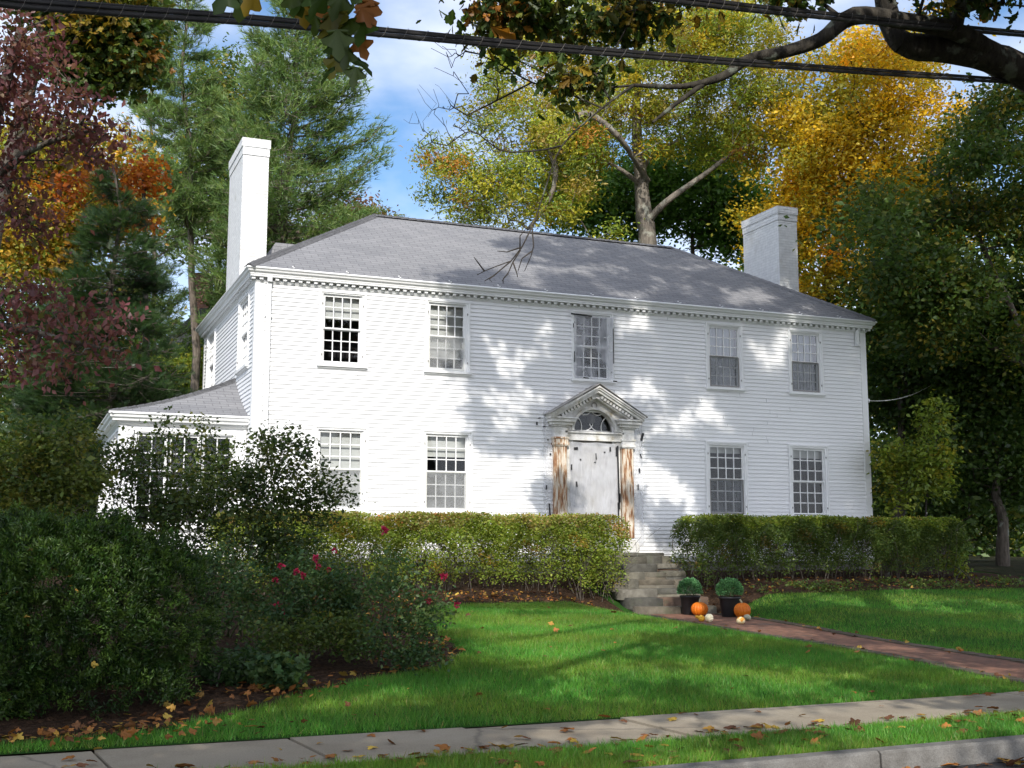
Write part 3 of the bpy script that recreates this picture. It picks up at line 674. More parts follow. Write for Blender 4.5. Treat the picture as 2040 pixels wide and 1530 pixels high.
mb.add(V, [(k*n+i, k*n+i+1, (k+1)*n+i+1, (k+1)*n+i) for k in range(2) for i in range(n-1)])
mb.build('sunroom_cornice', M['paint'], house)
PW = [(-2.10, -1.60), (-1.475, -.975), (-.84, -.34)]
mb = MB(); clap(TP, PX+.12, -.03, -.22, 2.36, [(-2.2, -.25, .42, 2.24)], mb); clap(TPL, PY+.12, DP, -.22, 2.36, [(1.0, 6.2, .42, 2.24)], mb)
mb.build('sunroom_wall', M['clap'], house)
mb = MB(); mb.box(PX-.028, PX+.125, -.002, .03, -.24, 2.37, TP); mb.box(PY, PY+.125, .0, .0285, -.24, 2.37, TPL); mb.build('corner_board', M['paint'], house)
mb = MB(); mb.box(-.085, -.028, -.002, .03, -.24, 2.37, TP); mb.build('corner_board', M['paint'], house)
for g0, g1 in PW: window(TP, g0-.0685, g1+.0685, g0, g1, zt=2.262, gt=2.165, gb=.48, zs=.40, cols=2, casement=True)
for y in np.arange(1.1, 6.0, .85): window(TPL, y, y+.74, y+.07, y+.67, zt=2.262, gt=2.165, gb=.48, zs=.40, cols=2, casement=True)
mb = MB(); mb.box(PX+.02, -.02, PY+.04, PY+.2, -.9, -.222); mb.build('foundation', M['found'], house)
# ---- front door and its surround
XC = 7.48
mb = MB(); mb.box(6.96, 8.02, -.10, -.055, -.06, 2.33, TF)
for x0 in (7.05, 7.54):
    for z0, z1 in ((.12, .62), (.78, 1.42), (1.55, 2.2)): mb.box(x0, x0+.40, -.054, -.042, z0, z1, TF)
dr = mb.build('door', M['trimdirty'], house, label='panelled front door hazy behind plastic')
mb = MB(); mb.lathe([(.005, 0), (.03, .01), (.034, .03), (.02, .05)], (7.95, .03, 1.0), 12); mb.build('handle', M['wire'], dr)
mb = MB(); mb.box(6.84, 6.958, -.12, .05, -.06, 2.33, TF); mb.box(8.022, 8.14, -.12, .05, -.06, 2.33, TF)
mb.box(6.78, 8.18, -.1, .10, 2.345, 2.50, TF); mb.box(6.76, 8.20, -.1, .14, 2.502, 2.54, TF); mb.build('door_frame', M['trimdirty'], house)
for xa, xb, lb in ((6.505, 6.815, 'peeling pilaster stripped to bare orange wood'), (8.165, 8.450, 'peeling pilaster with streaks of grey and brown')):
    w = xb-xa; nfl = 6; poly = [(xa, 0.0), (xa, .10)]
    for i in range(nfl):
        c = xa+.02+(w-.04)*(i+.5)/nfl; h = (w-.04)/nfl*.40
        poly += [(c-h, .13)]+[(c-h*math.cos(k*math.pi/5), .13-h*.8*math.sin(k*math.pi/5)) for k in range(1, 5)]+[(c+h, .13)]
    poly += [(xb, .10), (xb, 0.0)]
    mb = MB(); mb.prism(poly, (.22, 2.20), lambda a, b, c: (a, -b, c))
    pil = mb.build('pilaster', M['peel'], house, label=lb)
    mb = MB(); mb.box(xa-.06, xb+.06, 0, .20, -.095, .10, TF); mb.box(xa-.045, xb+.045, 0, .185, .102, .14, TF); mb.box(xa-.02, xb+.02, 0, .16, .142, .20, TF); mb.box(xa-.03, xb+.03, 0, .17, .165, .185, TF); mb.build('plinth', M['trimdirty'], pil)
    mb = MB(); mb.box(xa-.01, xb+.01, 0, .145, 2.202, 2.225, TF); mb.box(xa-.03, xb+.03, 0, .165, 2.227, 2.27, TF); mb.box(xa-.015, xb+.015, 0, .15, 2.272, 2.36, TF); mb.box(xa-.035, xb+.035, 0, .17, 2.362, 2.40, TF)
    mb.build('capital', M['peel'] if xa < 7 else M['trimdirty'], pil)
    mb = MB(); mb.box(xa-.005, xb+.005, 0, .14, 2.402, 2.62, TF)
    cx2 = (xa+xb)/2
    for o, z0, z1, hw in ((.17, 2.622, 2.66, w/2+.03), (.22, 2.66, 2.72, w/2+.09), (.28, 2.722, 2.79, w/2+.14), (.32, 2.792, 2.83, w/2+.17)): mb.box(cx2-hw, cx2+hw, 0, o, z0+.001, z1, TF)
    mb.build('impost', M['trimdirty'], pil)
# pediment
mb = MB(); HWD, Z0, Z1 = 1.15, 2.87, 3.535
arch = [(XC+.50*math.cos(w), 2.56+.47*math.sin(w)) for w in np.linspace(0, math.pi, 25)]
def tym(o0, o1):                                              # boarding with a round-headed opening
    out = [(XC+.86, 2.56), (XC+.86, Z0+.06), (XC, Z1-.12), (XC-.86, Z0+.06), (XC-.86, 2.56)]
    n = len(arch)
    outer = []
    for a, z in arch:
        f = 0; d = np.array([a-XC, z-2.56]); d = d/np.linalg.norm(d); best = 9
        for p, q in zip(out, out[1:]):
            p, q = np.array(p)-(XC, 2.56), np.array(q)-(XC, 2.56); m_ = np.array([d, p-q]).T
            if abs(np.linalg.det(m_)) < 1e-9: continue
            s_, r_ = np.linalg.solve(m_, p)
            if s_ > 0 and -1e-6 <= r_ <= 1+1e-6: best = min(best, s_)
        outer.append((XC+d[0]*best, 2.56+d[1]*best))
    V = [TF(a, o1, z) for a, z in arch]+[TF(a, o1, z) for a, z in outer]+[TF(a, o0, z) for a, z in arch]
    mb.add(V, [(i, i+1, n+i+1, n+i) for i in range(n-1)]+[(i, i+1, 2*n+i+1, 2*n+i) for i in range(n-1)])
tym(-.10, .10)
for i in range(len(arch)-1):                                  # archivolt
    a, b = np.array(arch[i])-(XC, 2.56), np.array(arch[i+1])-(XC, 2.56); c = np.array([XC, 2.56])
    V = [TF(*(c+k*p)[:1], o, (c+k*p)[1]) for o in (.101, .135) for k, p in ((1.0, a), (1.0, b), (1.12, b), (1.12, a))]
    mb.add(V, [(4, 5, 6, 7), (0, 1, 5, 4), (2, 3, 7, 6)])
ped = mb.build('pediment', M['trimdirty'], house)
mb = MB()
for sgn in (-1, 1):
    tip = np.array([XC+sgn*HWD, Z0+.02]); ap = np.array([XC, Z1]); t = unit(ap-tip); nrm = np.array([-t[1], t[0]])*(1 if sgn < 0 else -1)
    nrm = nrm if nrm[1] < 0 else -nrm
    for o, d0, d1 in ((.40, 0, .035), (.37, .036, .07), (.33, .071, .12), (.20, .121, .20), (.24, .201, .225)):
        p0, p1 = tip+nrm*d0, ap+np.array([0, -1])*d0/abs(nrm[1]); q0, q1 = tip+nrm*d1, ap+np.array([0, -1])*d1/abs(nrm[1])
        if d0 > .1: p0 = p0+t*.16; q0 = q0+t*.16
        poly = [tuple(p0), tuple(p1), tuple(q1), tuple(q0)]
        if sgn > 0: poly = poly[::-1]
        mb.prism(poly, (-.0, o), lambda a, b, c: (a, -c, b))
    k0 = tip+t*.22+nrm*.16; L_ = np.linalg.norm(ap-tip)-.40
    for i in range(11):
        c = k0+t*L_*(i+.5)/11; h = .028
        poly = [tuple(c+t*h+nrm*.038), tuple(c-t*h+nrm*.038), tuple(c-t*h-nrm*.035), tuple(c+t*h-nrm*.035)]
        if sgn < 0: poly = poly[::-1]
        mb.prism(poly, (.201, .29), lambda a, b, c: (a, -c, b))
mb.build('raking_cornice', M['trimdirty'], ped)
mb = MB()                                                     # small roof on the pediment
for sgn in (-1, 1):
    V = [(XC+sgn*(HWD+.03), -.42, Z0+.0), (XC, -.42, Z1+.03), (XC, 0.0, Z1+.03), (XC+sgn*(HWD+.03), 0.0, Z0+.0)]
    mb.add([(a, b, c+.022) for a, b, c in V]+[(a, b, c+.005) for a, b, c in V], [(0, 1, 2, 3), (0, 1, 5, 4), (0, 3, 7, 4)])
mb.build('pediment_roof', M['found'], ped)
mb = MB(); c = np.array([XC, 2.56])
V = [TF(a, -.06, z) for a, z in arch]; mb.add(V, [tuple(range(len(V)))]); fan = mb.build('fanlight', M['glass'], house)
mb = MB(); mb.add([TF(x, o, z) for o in (-.11, -.6) for x, z in ((6.8, 2.35), (8.2, 2.35), (8.2, 3.2), (6.8, 3.2))], [(0, 1, 5, 4), (1, 2, 6, 5), (2, 3, 7, 6), (3, 0, 4, 7), (4, 5, 6, 7)]); mb.build('interior', M['dark'], fan)
mb = MB()
def arcpts(cx, cz, r, w0, w1): return [TF(cx+r*math.cos(w), -.045, cz+r*math.sin(w)) for w in np.linspace(w0, w1, 14)]
for pts in (arcpts(XC-.50, 2.66, .26, -.5, 1.25), arcpts(XC+.50, 2.66, .26, math.pi-1.25, math.pi+.5), arcpts(XC-.16, 3.10, .17, -2.6, -.35), arcpts(XC+.16, 3.10, .17, math.pi+.35, math.pi+2.6),
            arcpts(XC-.17, 2.80, .22, -1.35, -.3) , arcpts(XC+.17, 2.80, .22, math.pi+.3, math.pi+1.35), [TF(XC-.46, -.045, 2.575), TF(XC+.46, -.045, 2.575)]): mb.tube(pts, .012, 6)
mb.build('muntin', M['paint'], fan)
mb = MB(); mb.tube([TF(XC+.06*math.cos(w), .115, 3.13+.06*math.sin(w)) for w in np.linspace(0, 2*math.pi, 20)], .012, 6); mb.build('ring_ornament', M['found'], ped)
mb = MB(); mb.lathe([(.01, 0), (.10, -.02), (.13, -.06), (.09, -.08), (.085, -.20), (.05, -.23)], (XC+.08, .20, 2.99), 12); mb.build('lantern', M['wire'], fan)
# service bracket on the right corner
mb = MB(); mb.lathe([(.02, -.05), (.05, -.04), (.05, .03), (.02, .05)], (15.09, .06, 3.62), 10); mb.box(15.0, 15.1, .04, .08, 3.60, 3.64); mb.box(15.02, 15.07, .03, .1, 3.45, 3.70); mb.build('wire_bracket', M['paint'], house)
mb = MB(); w0 = np.array([15.11, .06, 3.62]); w1 = np.array([24.0, 6.0, 6.4])
mb.tube([w0+(w1-w0)*f-np.array([0, 0, 1.9*f*(1-f)]) for f in np.linspace(0, 1, 24)], .011, 5)
mb.build('service_wire', M['blind'], None, label='thin pale service wire running from the corner of the white house into the trees', cat='wire')

# ---- painters' plastic
def sheet(name, T, a0, a1, z0, z1, o, mat_, label, seed, amp=.022, tapes=()):
    r = np.random.default_rng(seed); nx, nz_ = 26, 46
    g = lambda x, z: sum(A_*math.sin(k1*x+k2*z+ph) for A_, k1, k2, ph in [(amp*r_[0], 14*r_[1]+6, 9*(r_[2]-.3), 6*r_[3]) for r_ in R_])
    R_ = r.random((6, 4)); V = []; F = []
    for i in range(nx):
        for j in range(nz_):
            x, z = lerp(a0, a1, i/(nx-1)), lerp(z0, z1, j/(nz_-1)); e = min(1, 5*min(i, nx-1-i, j, nz_-1-j)/12)
            V.append(T(x+.012*math.sin(9*z+i), o+.5*g(x, z)*e, z+.01*math.sin(11*x)))
    F = [(i*nz_+j, (i+1)*nz_+j, (i+1)*nz_+j+1, i*nz_+j+1) for i in range(nx-1) for j in range(nz_-1)]
    mb = MB(); mb.add(V, F, smooth=True); s_ = mb.build(name, mat_, None, label=label, cat='plastic sheet', group='painters plastic taped to the house')
    for x, z, w, h, an in tapes:
        q = MB(); c, s2 = math.cos(an), math.sin(an)
        P_ = [T(x+c*a-s2*b, o+.02+k, z+s2*a+c*b) for k in (0, .003) for a, b in ((-w, -h), (w, -h), (w, h), (-w, h))]
        q.add(P_, [(4, 5, 6, 7), (0, 1, 5, 4), (1, 2, 6, 5), (2, 3, 7, 6), (3, 0, 4, 7)]); q.build('tape', M['black'], s_)
    return s_
sheet('plastic_sheet', TF, 6.90, 8.10, -.04, 2.30, .064, M['film'], 'wrinkled clear plastic sheet taped over the front door', 3, .006,
      [(7.04, 2.16, .05, .03, .1), (7.88, 2.17, .02, .05, 0), (7.53, 2.0, .012, .07, .1), (7.50, 1.87, .025, .012, .1), (7.74, 2.10, .02, .015, 0), (7.05, 1.38, .018, .06, .1), (8.03, 2.12, .016, .10, 0), (8.075, 1.55, .020, .7, .02), (8.10, 1.1, .02, .1, 0), (8.07, .5, .018, .5, .015), (7.15, 1.92, .016, .02, .4), (6.93, 1.75, .016, .06, 0)])
sheet('plastic_sheet', TF, 7.02, 8.0, 3.72, 5.16, .064, M['filmclear'], 'plastic sheet taped over the middle upstairs window', 5, .006,
      [(7.2, 5.15, .26, .018, -.05), (7.0, 4.9, .01, .05, 0), (7.02, 4.2, .012, .12, 0), (7.99, 4.5, .01, .4, 0), (7.3, 3.74, .07, .012, -.05), (8.02, 3.70, .05, .015, 0)])
sheet('plastic_sheet', TF, 6.28, 6.53, -.05, 2.95, .035, M['filmthin'], 'narrow strip of plastic film down the left edge of the door surround', 8, .004,
      [(6.18, 2.80, .03, .012, .2), (6.12, 2.68, .02, .035, 0), (6.30, 2.62, .025, .014, 0), (6.38, 2.33, .02, .014, 0), (6.34, 1.30, .016, .05, 0), (6.42, .75, .018, .20, .06), (6.44, 2.02, .02, .02, 0)])
sheet('plastic_sheet', TF, 8.44, 8.72, .05, 2.85, .035, M['filmthin'], 'narrow strip of plastic film down the right edge of the door surround', 9, .004,
      [(8.70, 2.48, .03, .09, -.3), (8.66, 2.05, .014, .05, .3), (8.62, 1.72, .02, .05, .1), (8.58, 1.35, .014, .06, 0), (8.32, 2.50, .035, .014, 0)])
# ---- stone steps
def stones(name, label, cat):
    r = np.random.default_rng(11); V, F, Cc = [], [], []
    def st(x0, x1, y0, y1, z0, z1, c):
        b = len(V); j = lambda: r.normal(0, .013)
        for z, dd in ((z0, 0), (z1-.015, 0), (z1, .018)):
            for x, y in ((x0+dd, y0+dd), (x1-dd, y0+dd), (x1-dd, y1), (x0+dd, y1)): V.append((x+j(), y+j()*.7, z+j()*.4)); Cc.append(c)
        for k in range(2):
            for i in range(4): F.append((b+4*k+i, b+4*k+(i+1) % 4, b+4*k+4+(i+1) % 4, b+4*k+4+i))
        F.append((b+8, b+9, b+10, b+11))
    pal = np.array([(.30, .27, .21), (.24, .22, .17), (.36, .33, .27), (.20, .19, .16), (.33, .28, .21), (.30, .19, .13)])
    st(6.88, 8.78, -.82, -.005, -.165, -.10, pal[3]*.65)
    n = 7; rise = 1.13/n
    for k in range(n):
        z1 = -.17-rise*k; z0 = z1-rise-.06; y0 = -1.0-.33*k; y1 = y0+.5 if k else -.01; x = 6.92+.015*k; xe = 8.86-.02*k
        while x < xe-.15:
            w = min(xe-x, r.uniform(.35, 1.0)); w = xe-x if xe-x-w < .2 else w
            c = pal[r.integers(0, 6)]*r.uniform(.30, .58)
            h = r.random()
            if h < .45 and k: st(x+.006, x+w-.006, y0+r.normal(0, .01), y1, z0, z0+(z1-z0)*.52, c); st(x+.006, x+w-.006, y0+.012+r.normal(0, .012), y1, z0+(z1-z0)*.54, z1+.01*r.normal(), pal[r.integers(0, 5)]*r.uniform(.32, .58))
            else: st(x+.006, x+w-.006, y0+r.normal(0, .012), y1, z0, z1+.008*r.normal(), c)
            x += w
    me = raw_mesh(name, V, F, np.array(Cc)); return tag(link(name, me, M['stone']), label, cat)
stones('stone_steps', 'mossy fieldstone steps rising from the brick path to the front door', 'steps')
# ---- neighbour behind
nb = thing('neighbour_house', 'neighbouring beige house with a dark hipped roof and brick chimney behind the trees', 'house', (-6, 32, 0))
a0, a1 = at(300, 720, 52), at(470, 720, 52); zt_ = a0[2]
ex = RT; ey = np.array([-RT[1], RT[0], 0])
Tn = lambda a, o, z: tuple(a0*[1, 1, 0]+ex*a-ey*o+np.array([0, 0, z]))
W_ = 6.2; D2 = 8.0
mb = MB(); P_ = [Tn(a, o, z) for z in (-1, zt_) for a, o in ((0, 0), (W_, 0), (W_, -D2), (0, -D2))]; mb.add(P_, [(0, 1, 5, 4), (1, 2, 6, 5), (2, 3, 7, 6), (3, 0, 4, 7)]); mb.build('wall', M['clap2'], nb)
mb = MB(); e = .35; rr = [Tn(-e, e, zt_), Tn(W_+e, e, zt_), Tn(W_+e, -D2-e, zt_), Tn(-e, -D2-e, zt_), Tn(1.6, -4, zt_+3.7), Tn(W_-3.2, -4, zt_+3.7)]
slope(mb, [rr[0], rr[1], rr[5], rr[4]], rr[0], rr[1]); slope(mb, [rr[1], rr[2], rr[5]], rr[1], rr[2]); slope(mb, [rr[2], rr[3], rr[4], rr[5]], rr[2], rr[3]); slope(mb, [rr[3], rr[0], rr[4]], rr[3], rr[0])
nr = mb.build('roof', M['roofdark'], nb)
mb = MB()
for a_, b_ in ((.9, 1.6),):
    P_ = [Tn(a, o, z) for z in (zt_+1.8, zt_+4.7) for a, o in ((a_, -3.2), (b_, -3.2), (b_, -4.0), (a_, -4.0))]; mb.add(P_, [(0, 1, 5, 4), (1, 2, 6, 5), (2, 3, 7, 6), (3, 0, 4, 7), (4, 5, 6, 7)], [[(0, 0), (.8, 0), (.8, 2.8), (0, 2.8)]]*5)
mb.build('chimney', M['redbrick'], nr)
mb = MB()
for a_ in (1.0, 3.2, 5.2): mb.box(a_, a_+.9, .02, .05, 1.0, 2.6, Tn)
mb.build('window', M['dark'], nb)
# ------------------------------------------------------------------ plants: generators
PAL = dict(
    oak=[(.18, .27, .036), (.32, .37, .042), (.50, .46, .042), (.66, .46, .035), (.52, .20, .035), (.34, .24, .07)],
    oakgreen=[(.055, .10, .018), (.09, .13, .022), (.15, .15, .02), (.24, .15, .02)],
    gold=[(.80, .53, .025), (.64, .47, .035), (.42, .40, .04), (.72, .36, .025), (.22, .27, .035)],
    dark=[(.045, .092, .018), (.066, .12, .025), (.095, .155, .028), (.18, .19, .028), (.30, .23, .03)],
    green=[(.07, .16, .026), (.095, .20, .034), (.125, .23, .04)],
    purple=[(.17, .060, .068), (.21, .085, .085), (.12, .045, .042), (.22, .11, .06), (.11, .13, .03)],
    yellow=[(.46, .33, .03), (.30, .31, .035), (.18, .24, .035), (.50, .27, .03)],
    orange=[(.50, .15, .018), (.46, .20, .02), (.40, .11, .02)],
    maple=[(.050, .095, .018), (.07, .12, .020), (.12, .14, .022), (.32, .21, .022), (.38, .15, .025)],
    pine=[(.15, .255, .075), (.195, .30, .088), (.115, .20, .065), (.25, .33, .105)],
    hemlock=[(.026, .060, .020), (.038, .080, .024), (.055, .10, .028)],
    yew=[(.020, .050, .009), (.032, .074, .012), (.052, .10, .016), (.075, .13, .022)],
    thicket=[(.055, .095, .020), (.085, .13, .024), (.13, .165, .03), (.20, .19, .03)],
    russet=[(.26, .12, .05), (.17, .12, .04), (.11, .13, .035), (.20, .08, .05)],
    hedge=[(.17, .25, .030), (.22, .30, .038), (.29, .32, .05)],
    hedgetop_lit=[(.30, .31, .075), (.26, .31, .055), (.38, .27, .10)],  # lit fringe of the hedge top, put into the leaf colour
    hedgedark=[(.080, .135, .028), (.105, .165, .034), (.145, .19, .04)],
    shrub=[(.040, .075, .020), (.060, .10, .024), (.10, .13, .028), (.15, .15, .03)],
    lime=[(.17, .24, .030), (.23, .28, .035), (.13, .20, .028), (.32, .28, .03)],
    rose=[(.038, .090, .034), (.052, .115, .040), (.075, .135, .038), (.12, .17, .045)],
    mum=[(.11, .27, .11), (.16, .36, .15), (.08, .20, .09)],
    litter=[(.30, .12, .03), (.36, .20, .04), (.20, .085, .03), (.40, .27, .05), (.14, .06, .03)],
)
def pick(pal, n, r, w=None):
    P_ = np.array(PAL[pal] if isinstance(pal, str) else pal); w = np.array(w, float)/np.sum(w) if w is not None else None
    return P_[r.choice(len(P_), n, p=w)]
def in_lobes(lobes, n, r, shell=.42):
    """points in a set of ellipsoids [(centre, radii, weight)], more of them near the outside"""
    w = np.array([l[2] for l in lobes], float); k = r.choice(len(lobes), n, p=w/w.sum())
    d = unit(r.normal(size=(n, 3)))*(r.random(n)**shell)[:, None]
    return np.array([lobes[i][0] for i in k]) + d*np.array([lobes[i][1] for i in k]), k
def cluster_leaves(cen, per, spread, r, flat=.7):
    n = len(cen); idx = np.repeat(np.arange(n), r.poisson(per, n)); off = r.normal(size=(len(idx), 3))*spread*np.array([1, 1, flat])
    return cen[idx]+off, idx, off
def leaf_axes(n, r, droop=.35, up=.55, out=None):
    a = r.normal(size=(n, 3)); a[:, 2] = a[:, 2]*.5-droop; N = r.normal(size=(n, 3))*.75; N[:, 2] += up
    if out is not None: N += out*.6
    return a, N
def add_crown(root, name, cen, per, spread, pal, r, size, shape='leaf', matl='leaf', weights=None, flat=.7, up=.5, patchy=None, ctone=None, keep=None, droop=.35):
    P_, idx, off = cluster_leaves(cen, per, spread, r, flat)
    if keep is not None:
        k = keep(P_); P_, idx, off = P_[k], idx[k], off[k]
    cc_ = pick(pal, len(cen), r, weights)
    cc_ = cc_*np.exp(r.normal(0, ctone or .12, (len(cen), 1)))
    if patchy is not None: cc_ = patchy(cen, cc_)
    lc = cc_[idx]*.75 + pick(pal, len(idx), r, weights)*.25
    a, N = leaf_axes(len(idx), r, droop=droop, up=up, out=unit(off))
    return link(name, leaf_mesh(name, P_, a, N, size*np.exp(r.normal(0, .22, len(idx))), lc, shape, r=r), M[matl], root)
def grow(root, paths, targets, r, tip, bark_, name='trunk', n=6, **k):
    s = skeleton(paths, targets, r, tip=tip, **k)
    return link(name, seg_mesh(name, *s, n=n), M[bark_], root)
def tree(name, label, cat, base, paths, lobes, ncl, per, spread, pal, size, seed, bark_='bark', shape='leaf', group=None, tip=.012, shell=.42, keepc=None, **k):
    r = np.random.default_rng(seed)
    t = thing(name, label, cat, base, group)
    cen, _ = in_lobes(lobes, ncl, r, shell)
    if keepc is not None: cen = cen[keepc(cen)]
    grow(t, paths, cen, r, tip, bark_)
    add_crown(t, 'crown', cen, per, spread, pal, r, size, shape, **k)
    return t
def gz(x, y): return float(terrain(x, y))
def base_of(u, d):
    p = at(u, 1098, d); p[2] = gz(p[0], p[1]); return p
def px(d): return d/FPX                                        # metres per photograph pixel at distance d
def lobe(u, v, d, ru, rv, rd, w=None):
    return (at(u, v, d), np.array([ru*px(d), rd, rv*px(d)]) if True else 0, (w if w else ru*rv))
def trunk_path(b, top, r0, r1, n=7, wob=.12, seed=0):
    r = np.random.default_rng(seed); b, top = np.array(b, float), np.array(top, float); f = np.linspace(0, 1, n)
    pts = b+(top-b)*f[:, None]; pts[1:-1, :2] += r.normal(0, wob, (n-2, 2)); pts[0, 2] -= .3
    return [tuple(p) for p in pts], list(r0+(r1-r0)*f**.8)
def img_path(uvd, rads): return [tuple(at(*q)) for q in uvd], rads

def pine(name, label, base, top, r0, seed, nbr, length, pal='pine', tufts=26, tsize=.16, zmin=.2, droop=0.0, bark_='barkpine', wob=.12, group=None, shape='tuft', bias=None, spread=1.0, keep=None, up=.3):
    r = np.random.default_rng(seed); t = thing(name, label, 'tree', base, group)
    tp, tr = trunk_path(base, top, r0, .03, 10, wob, seed)
    TP_ = np.array(tp); H = np.linspace(0, 1, len(tp))
    P0, P1, A0, A1 = [], [], [], []; tuf, tax = [], []
    for i in range(nbr):
        f = zmin+(1-zmin)*((i+r.random())/nbr); p = np.array([np.interp(f, H, TP_[:, c]) for c in range(3)])
        L_ = length(f)*r.uniform(.55, 1.1); az = r.uniform(0, 2*math.pi)
        d = np.array([math.cos(az), math.sin(az), 0.0])
        if bias is not None: L_ *= 1+bias[1]*float(np.dot(d, bias[0]))
        if L_ < .15: continue
        s = np.linspace(0, 1, 6); el = r.normal(.12, .12)-droop
        B = p+np.outer(s*L_, d)+np.outer(L_*(el*s+(up-droop*.8)*s**2.4), [0, 0, 1]); B[1:] += r.normal(0, .03*L_, (5, 3))
        rb = max(.010, .020*L_)*(1-s*.8)
        for k in range(5): P0.append(B[k]); P1.append(B[k+1]); A0.append(rb[k]); A1.append(rb[k+1])
        n = max(5, int(tufts*L_*L_**.35)); sv = np.clip(r.beta(2.4, 1.3, n), .12, 1); C = np.stack([np.interp(sv, s, B[:, c]) for c in range(3)], 1)
        sd = np.cross(d, [0, 0, 1]); lat = r.normal(0, 1, n)*.26*L_*(1.05-sv*.7)*spread
        tuf.append(C+np.outer(lat, sd)+r.normal(0, .06*L_*spread+.05, (n, 3))*[1, 1, .6]); tax.append(d*.8+np.outer(lat*1.2, sd)+[0, 0, .55-droop*2.2]+r.normal(0, .35, (n, 3)))
        for q in range(int(n*.22)):
            P0.append(C[q]); P1.append(tuf[-1][q]); A0.append(.010); A1.append(.005)
    for k in range(len(tp)-1): P0.append(TP_[k]); P1.append(TP_[k+1]); A0.append(tr[k]); A1.append(tr[k+1])
    link('trunk', seg_mesh('trunk', P0, P1, A0, A1, 7), M[bark_], t)
    tuf, tax = np.concatenate(tuf), np.concatenate(tax)
    if keep is not None: k = keep(tuf); tuf, tax = tuf[k], tax[k]
    n = len(tuf); c = pick(pal, n, r); link('crown', leaf_mesh('crown', tuf, tax, r.normal(size=(n, 3))+[0, 0, .6], tsize*np.exp(r.normal(0, .2, n)), c, shape, r=r), M['needle'], t)
    return t

# ------------------------------------------------------------------ trees behind and beside the house
G = 'tall white pines behind the house'
b = base_of(408, 44)
pine('pine_tree', 'tall pine with a bare pale trunk left of the near chimney', b, at(360, -120, 44), .24, 21, 96, lambda f: 3.3*(1-f)**.7*min(1, .35+f*1.3)+.35, zmin=.52, tufts=66, tsize=.26, group=G)
b = base_of(545, 43)
pine('pine_tree', 'broad full pine standing behind the near chimney', b, at(585, -60, 43), .27, 22, 150, lambda f: 4.9*(1-f)**.62*min(1, .4+f*1.2)+.3, zmin=.34, tufts=58, tsize=.27, group=G, bias=(RT, .12))
b = base_of(300, 50)
pine('pine_tree', 'slender pine farthest left with thin open top', b, at(305, 20, 50), .2, 23, 80, lambda f: 2.9*(1-f)**.6+.3, zmin=.3, tufts=46, tsize=.26, group=G)
b = base_of(215, 30)
pine('hemlock_tree', 'dark conical hemlock in shade left of the sunroom', b, at(225, 330, 30), .16, 24, 150, lambda f: 3.3*(1-f)**.75+.2, pal='hemlock', zmin=.06, tufts=110, tsize=.24, droop=.12, bark_='bark', shape='sprig', up=.05)
def sk(*l): return list(l)
# big yellow-green oak behind the roof
D = 38
ob = base_of(1296, D)
paths = [([tuple(ob), *[tuple(at(u, v, D)) for u, v in ((1294, 700), (1290, 480), (1283, 430), (1276, 350), (1268, 250), (1272, 120), (1290, -40))]], [.36, .33, .29, .27, .20, .15, .11, .07]),
         ([tuple(at(1290, 440, D)), *[tuple(at(u, v, D-.4)) for u, v in ((1330, 400), (1400, 350), (1470, 300), (1560, 262))]], [.13, .105, .08, .055, .025]),
         ([tuple(at(1277, 370, D)), *[tuple(at(u, v, D-.6)) for u, v in ((1240, 340), (1190, 315), (1130, 300))]], [.085, .07, .05, .025]),
         ([tuple(at(1290, 360, D)), *[tuple(at(u, v, 36)) for u, v in ((1230, 270), (1165, 226), (1130, 268), (1098, 296), (1106, 330), (1104, 370), (1086, 412), (1052, 456))]], [.10, .09, .10, .105, .10, .09, .08, .07, .05]),
         ([tuple(at(1274, 355, D)), *[tuple(at(u, v, D+.3)) for u, v in ((1300, 310), (1360, 275))]], [.07, .055, .03])]
lob = [lobe(960, 380, D-1, 130, 80, 2.2), lobe(1080, 330, D-1, 150, 120, 2.5), lobe(1060, 190, D, 150, 110, 2.5), lobe(1230, 200, D, 180, 130, 3), lobe(1250, 40, D, 220, 120, 3), lobe(1400, 170, D, 170, 130, 3),
       lobe(1440, 60, D, 130, 110, 2.5), lobe(1470, 270, D, 110, 70, 2), lobe(1140, 420, D-2, 110, 50, 1.6), lobe(1200, 470, D-2.5, 60, 25, 1), lobe(900, 330, D-1, 70, 60, 1.6), lobe(1060, 60, D, 120, 70, 2.2), lobe(1540, 180, D, 60, 110, 1.8), lobe(1150, 260, D-1.5, 90, 70, 1.8)]
def oak_patch(c, col):
    f = .5+.5*np.sin(c[:, 0]*1.1+c[:, 2]*.9)*np.cos(c[:, 1]*.8-c[:, 2]*.7); return col*(1-.0*f[:, None])
hole = lambda c: ~((np.abs(pix(c)[0]-1330) < 150) & (np.abs(pix(c)[1]-400) < 75) & (np.random.default_rng(5).random(len(c)) < .8))
tree('oak_tree', 'large yellow green oak with forked pale trunk rising behind the roof', 'tree', ob, paths, lob, 700, 165, .27, 'oak', .13, 31, 'barkpale', shape='long', keepc=hole, weights=[5.5, 6, 3.5, 1.8, .8, .8], droop=.5, ctone=.28)
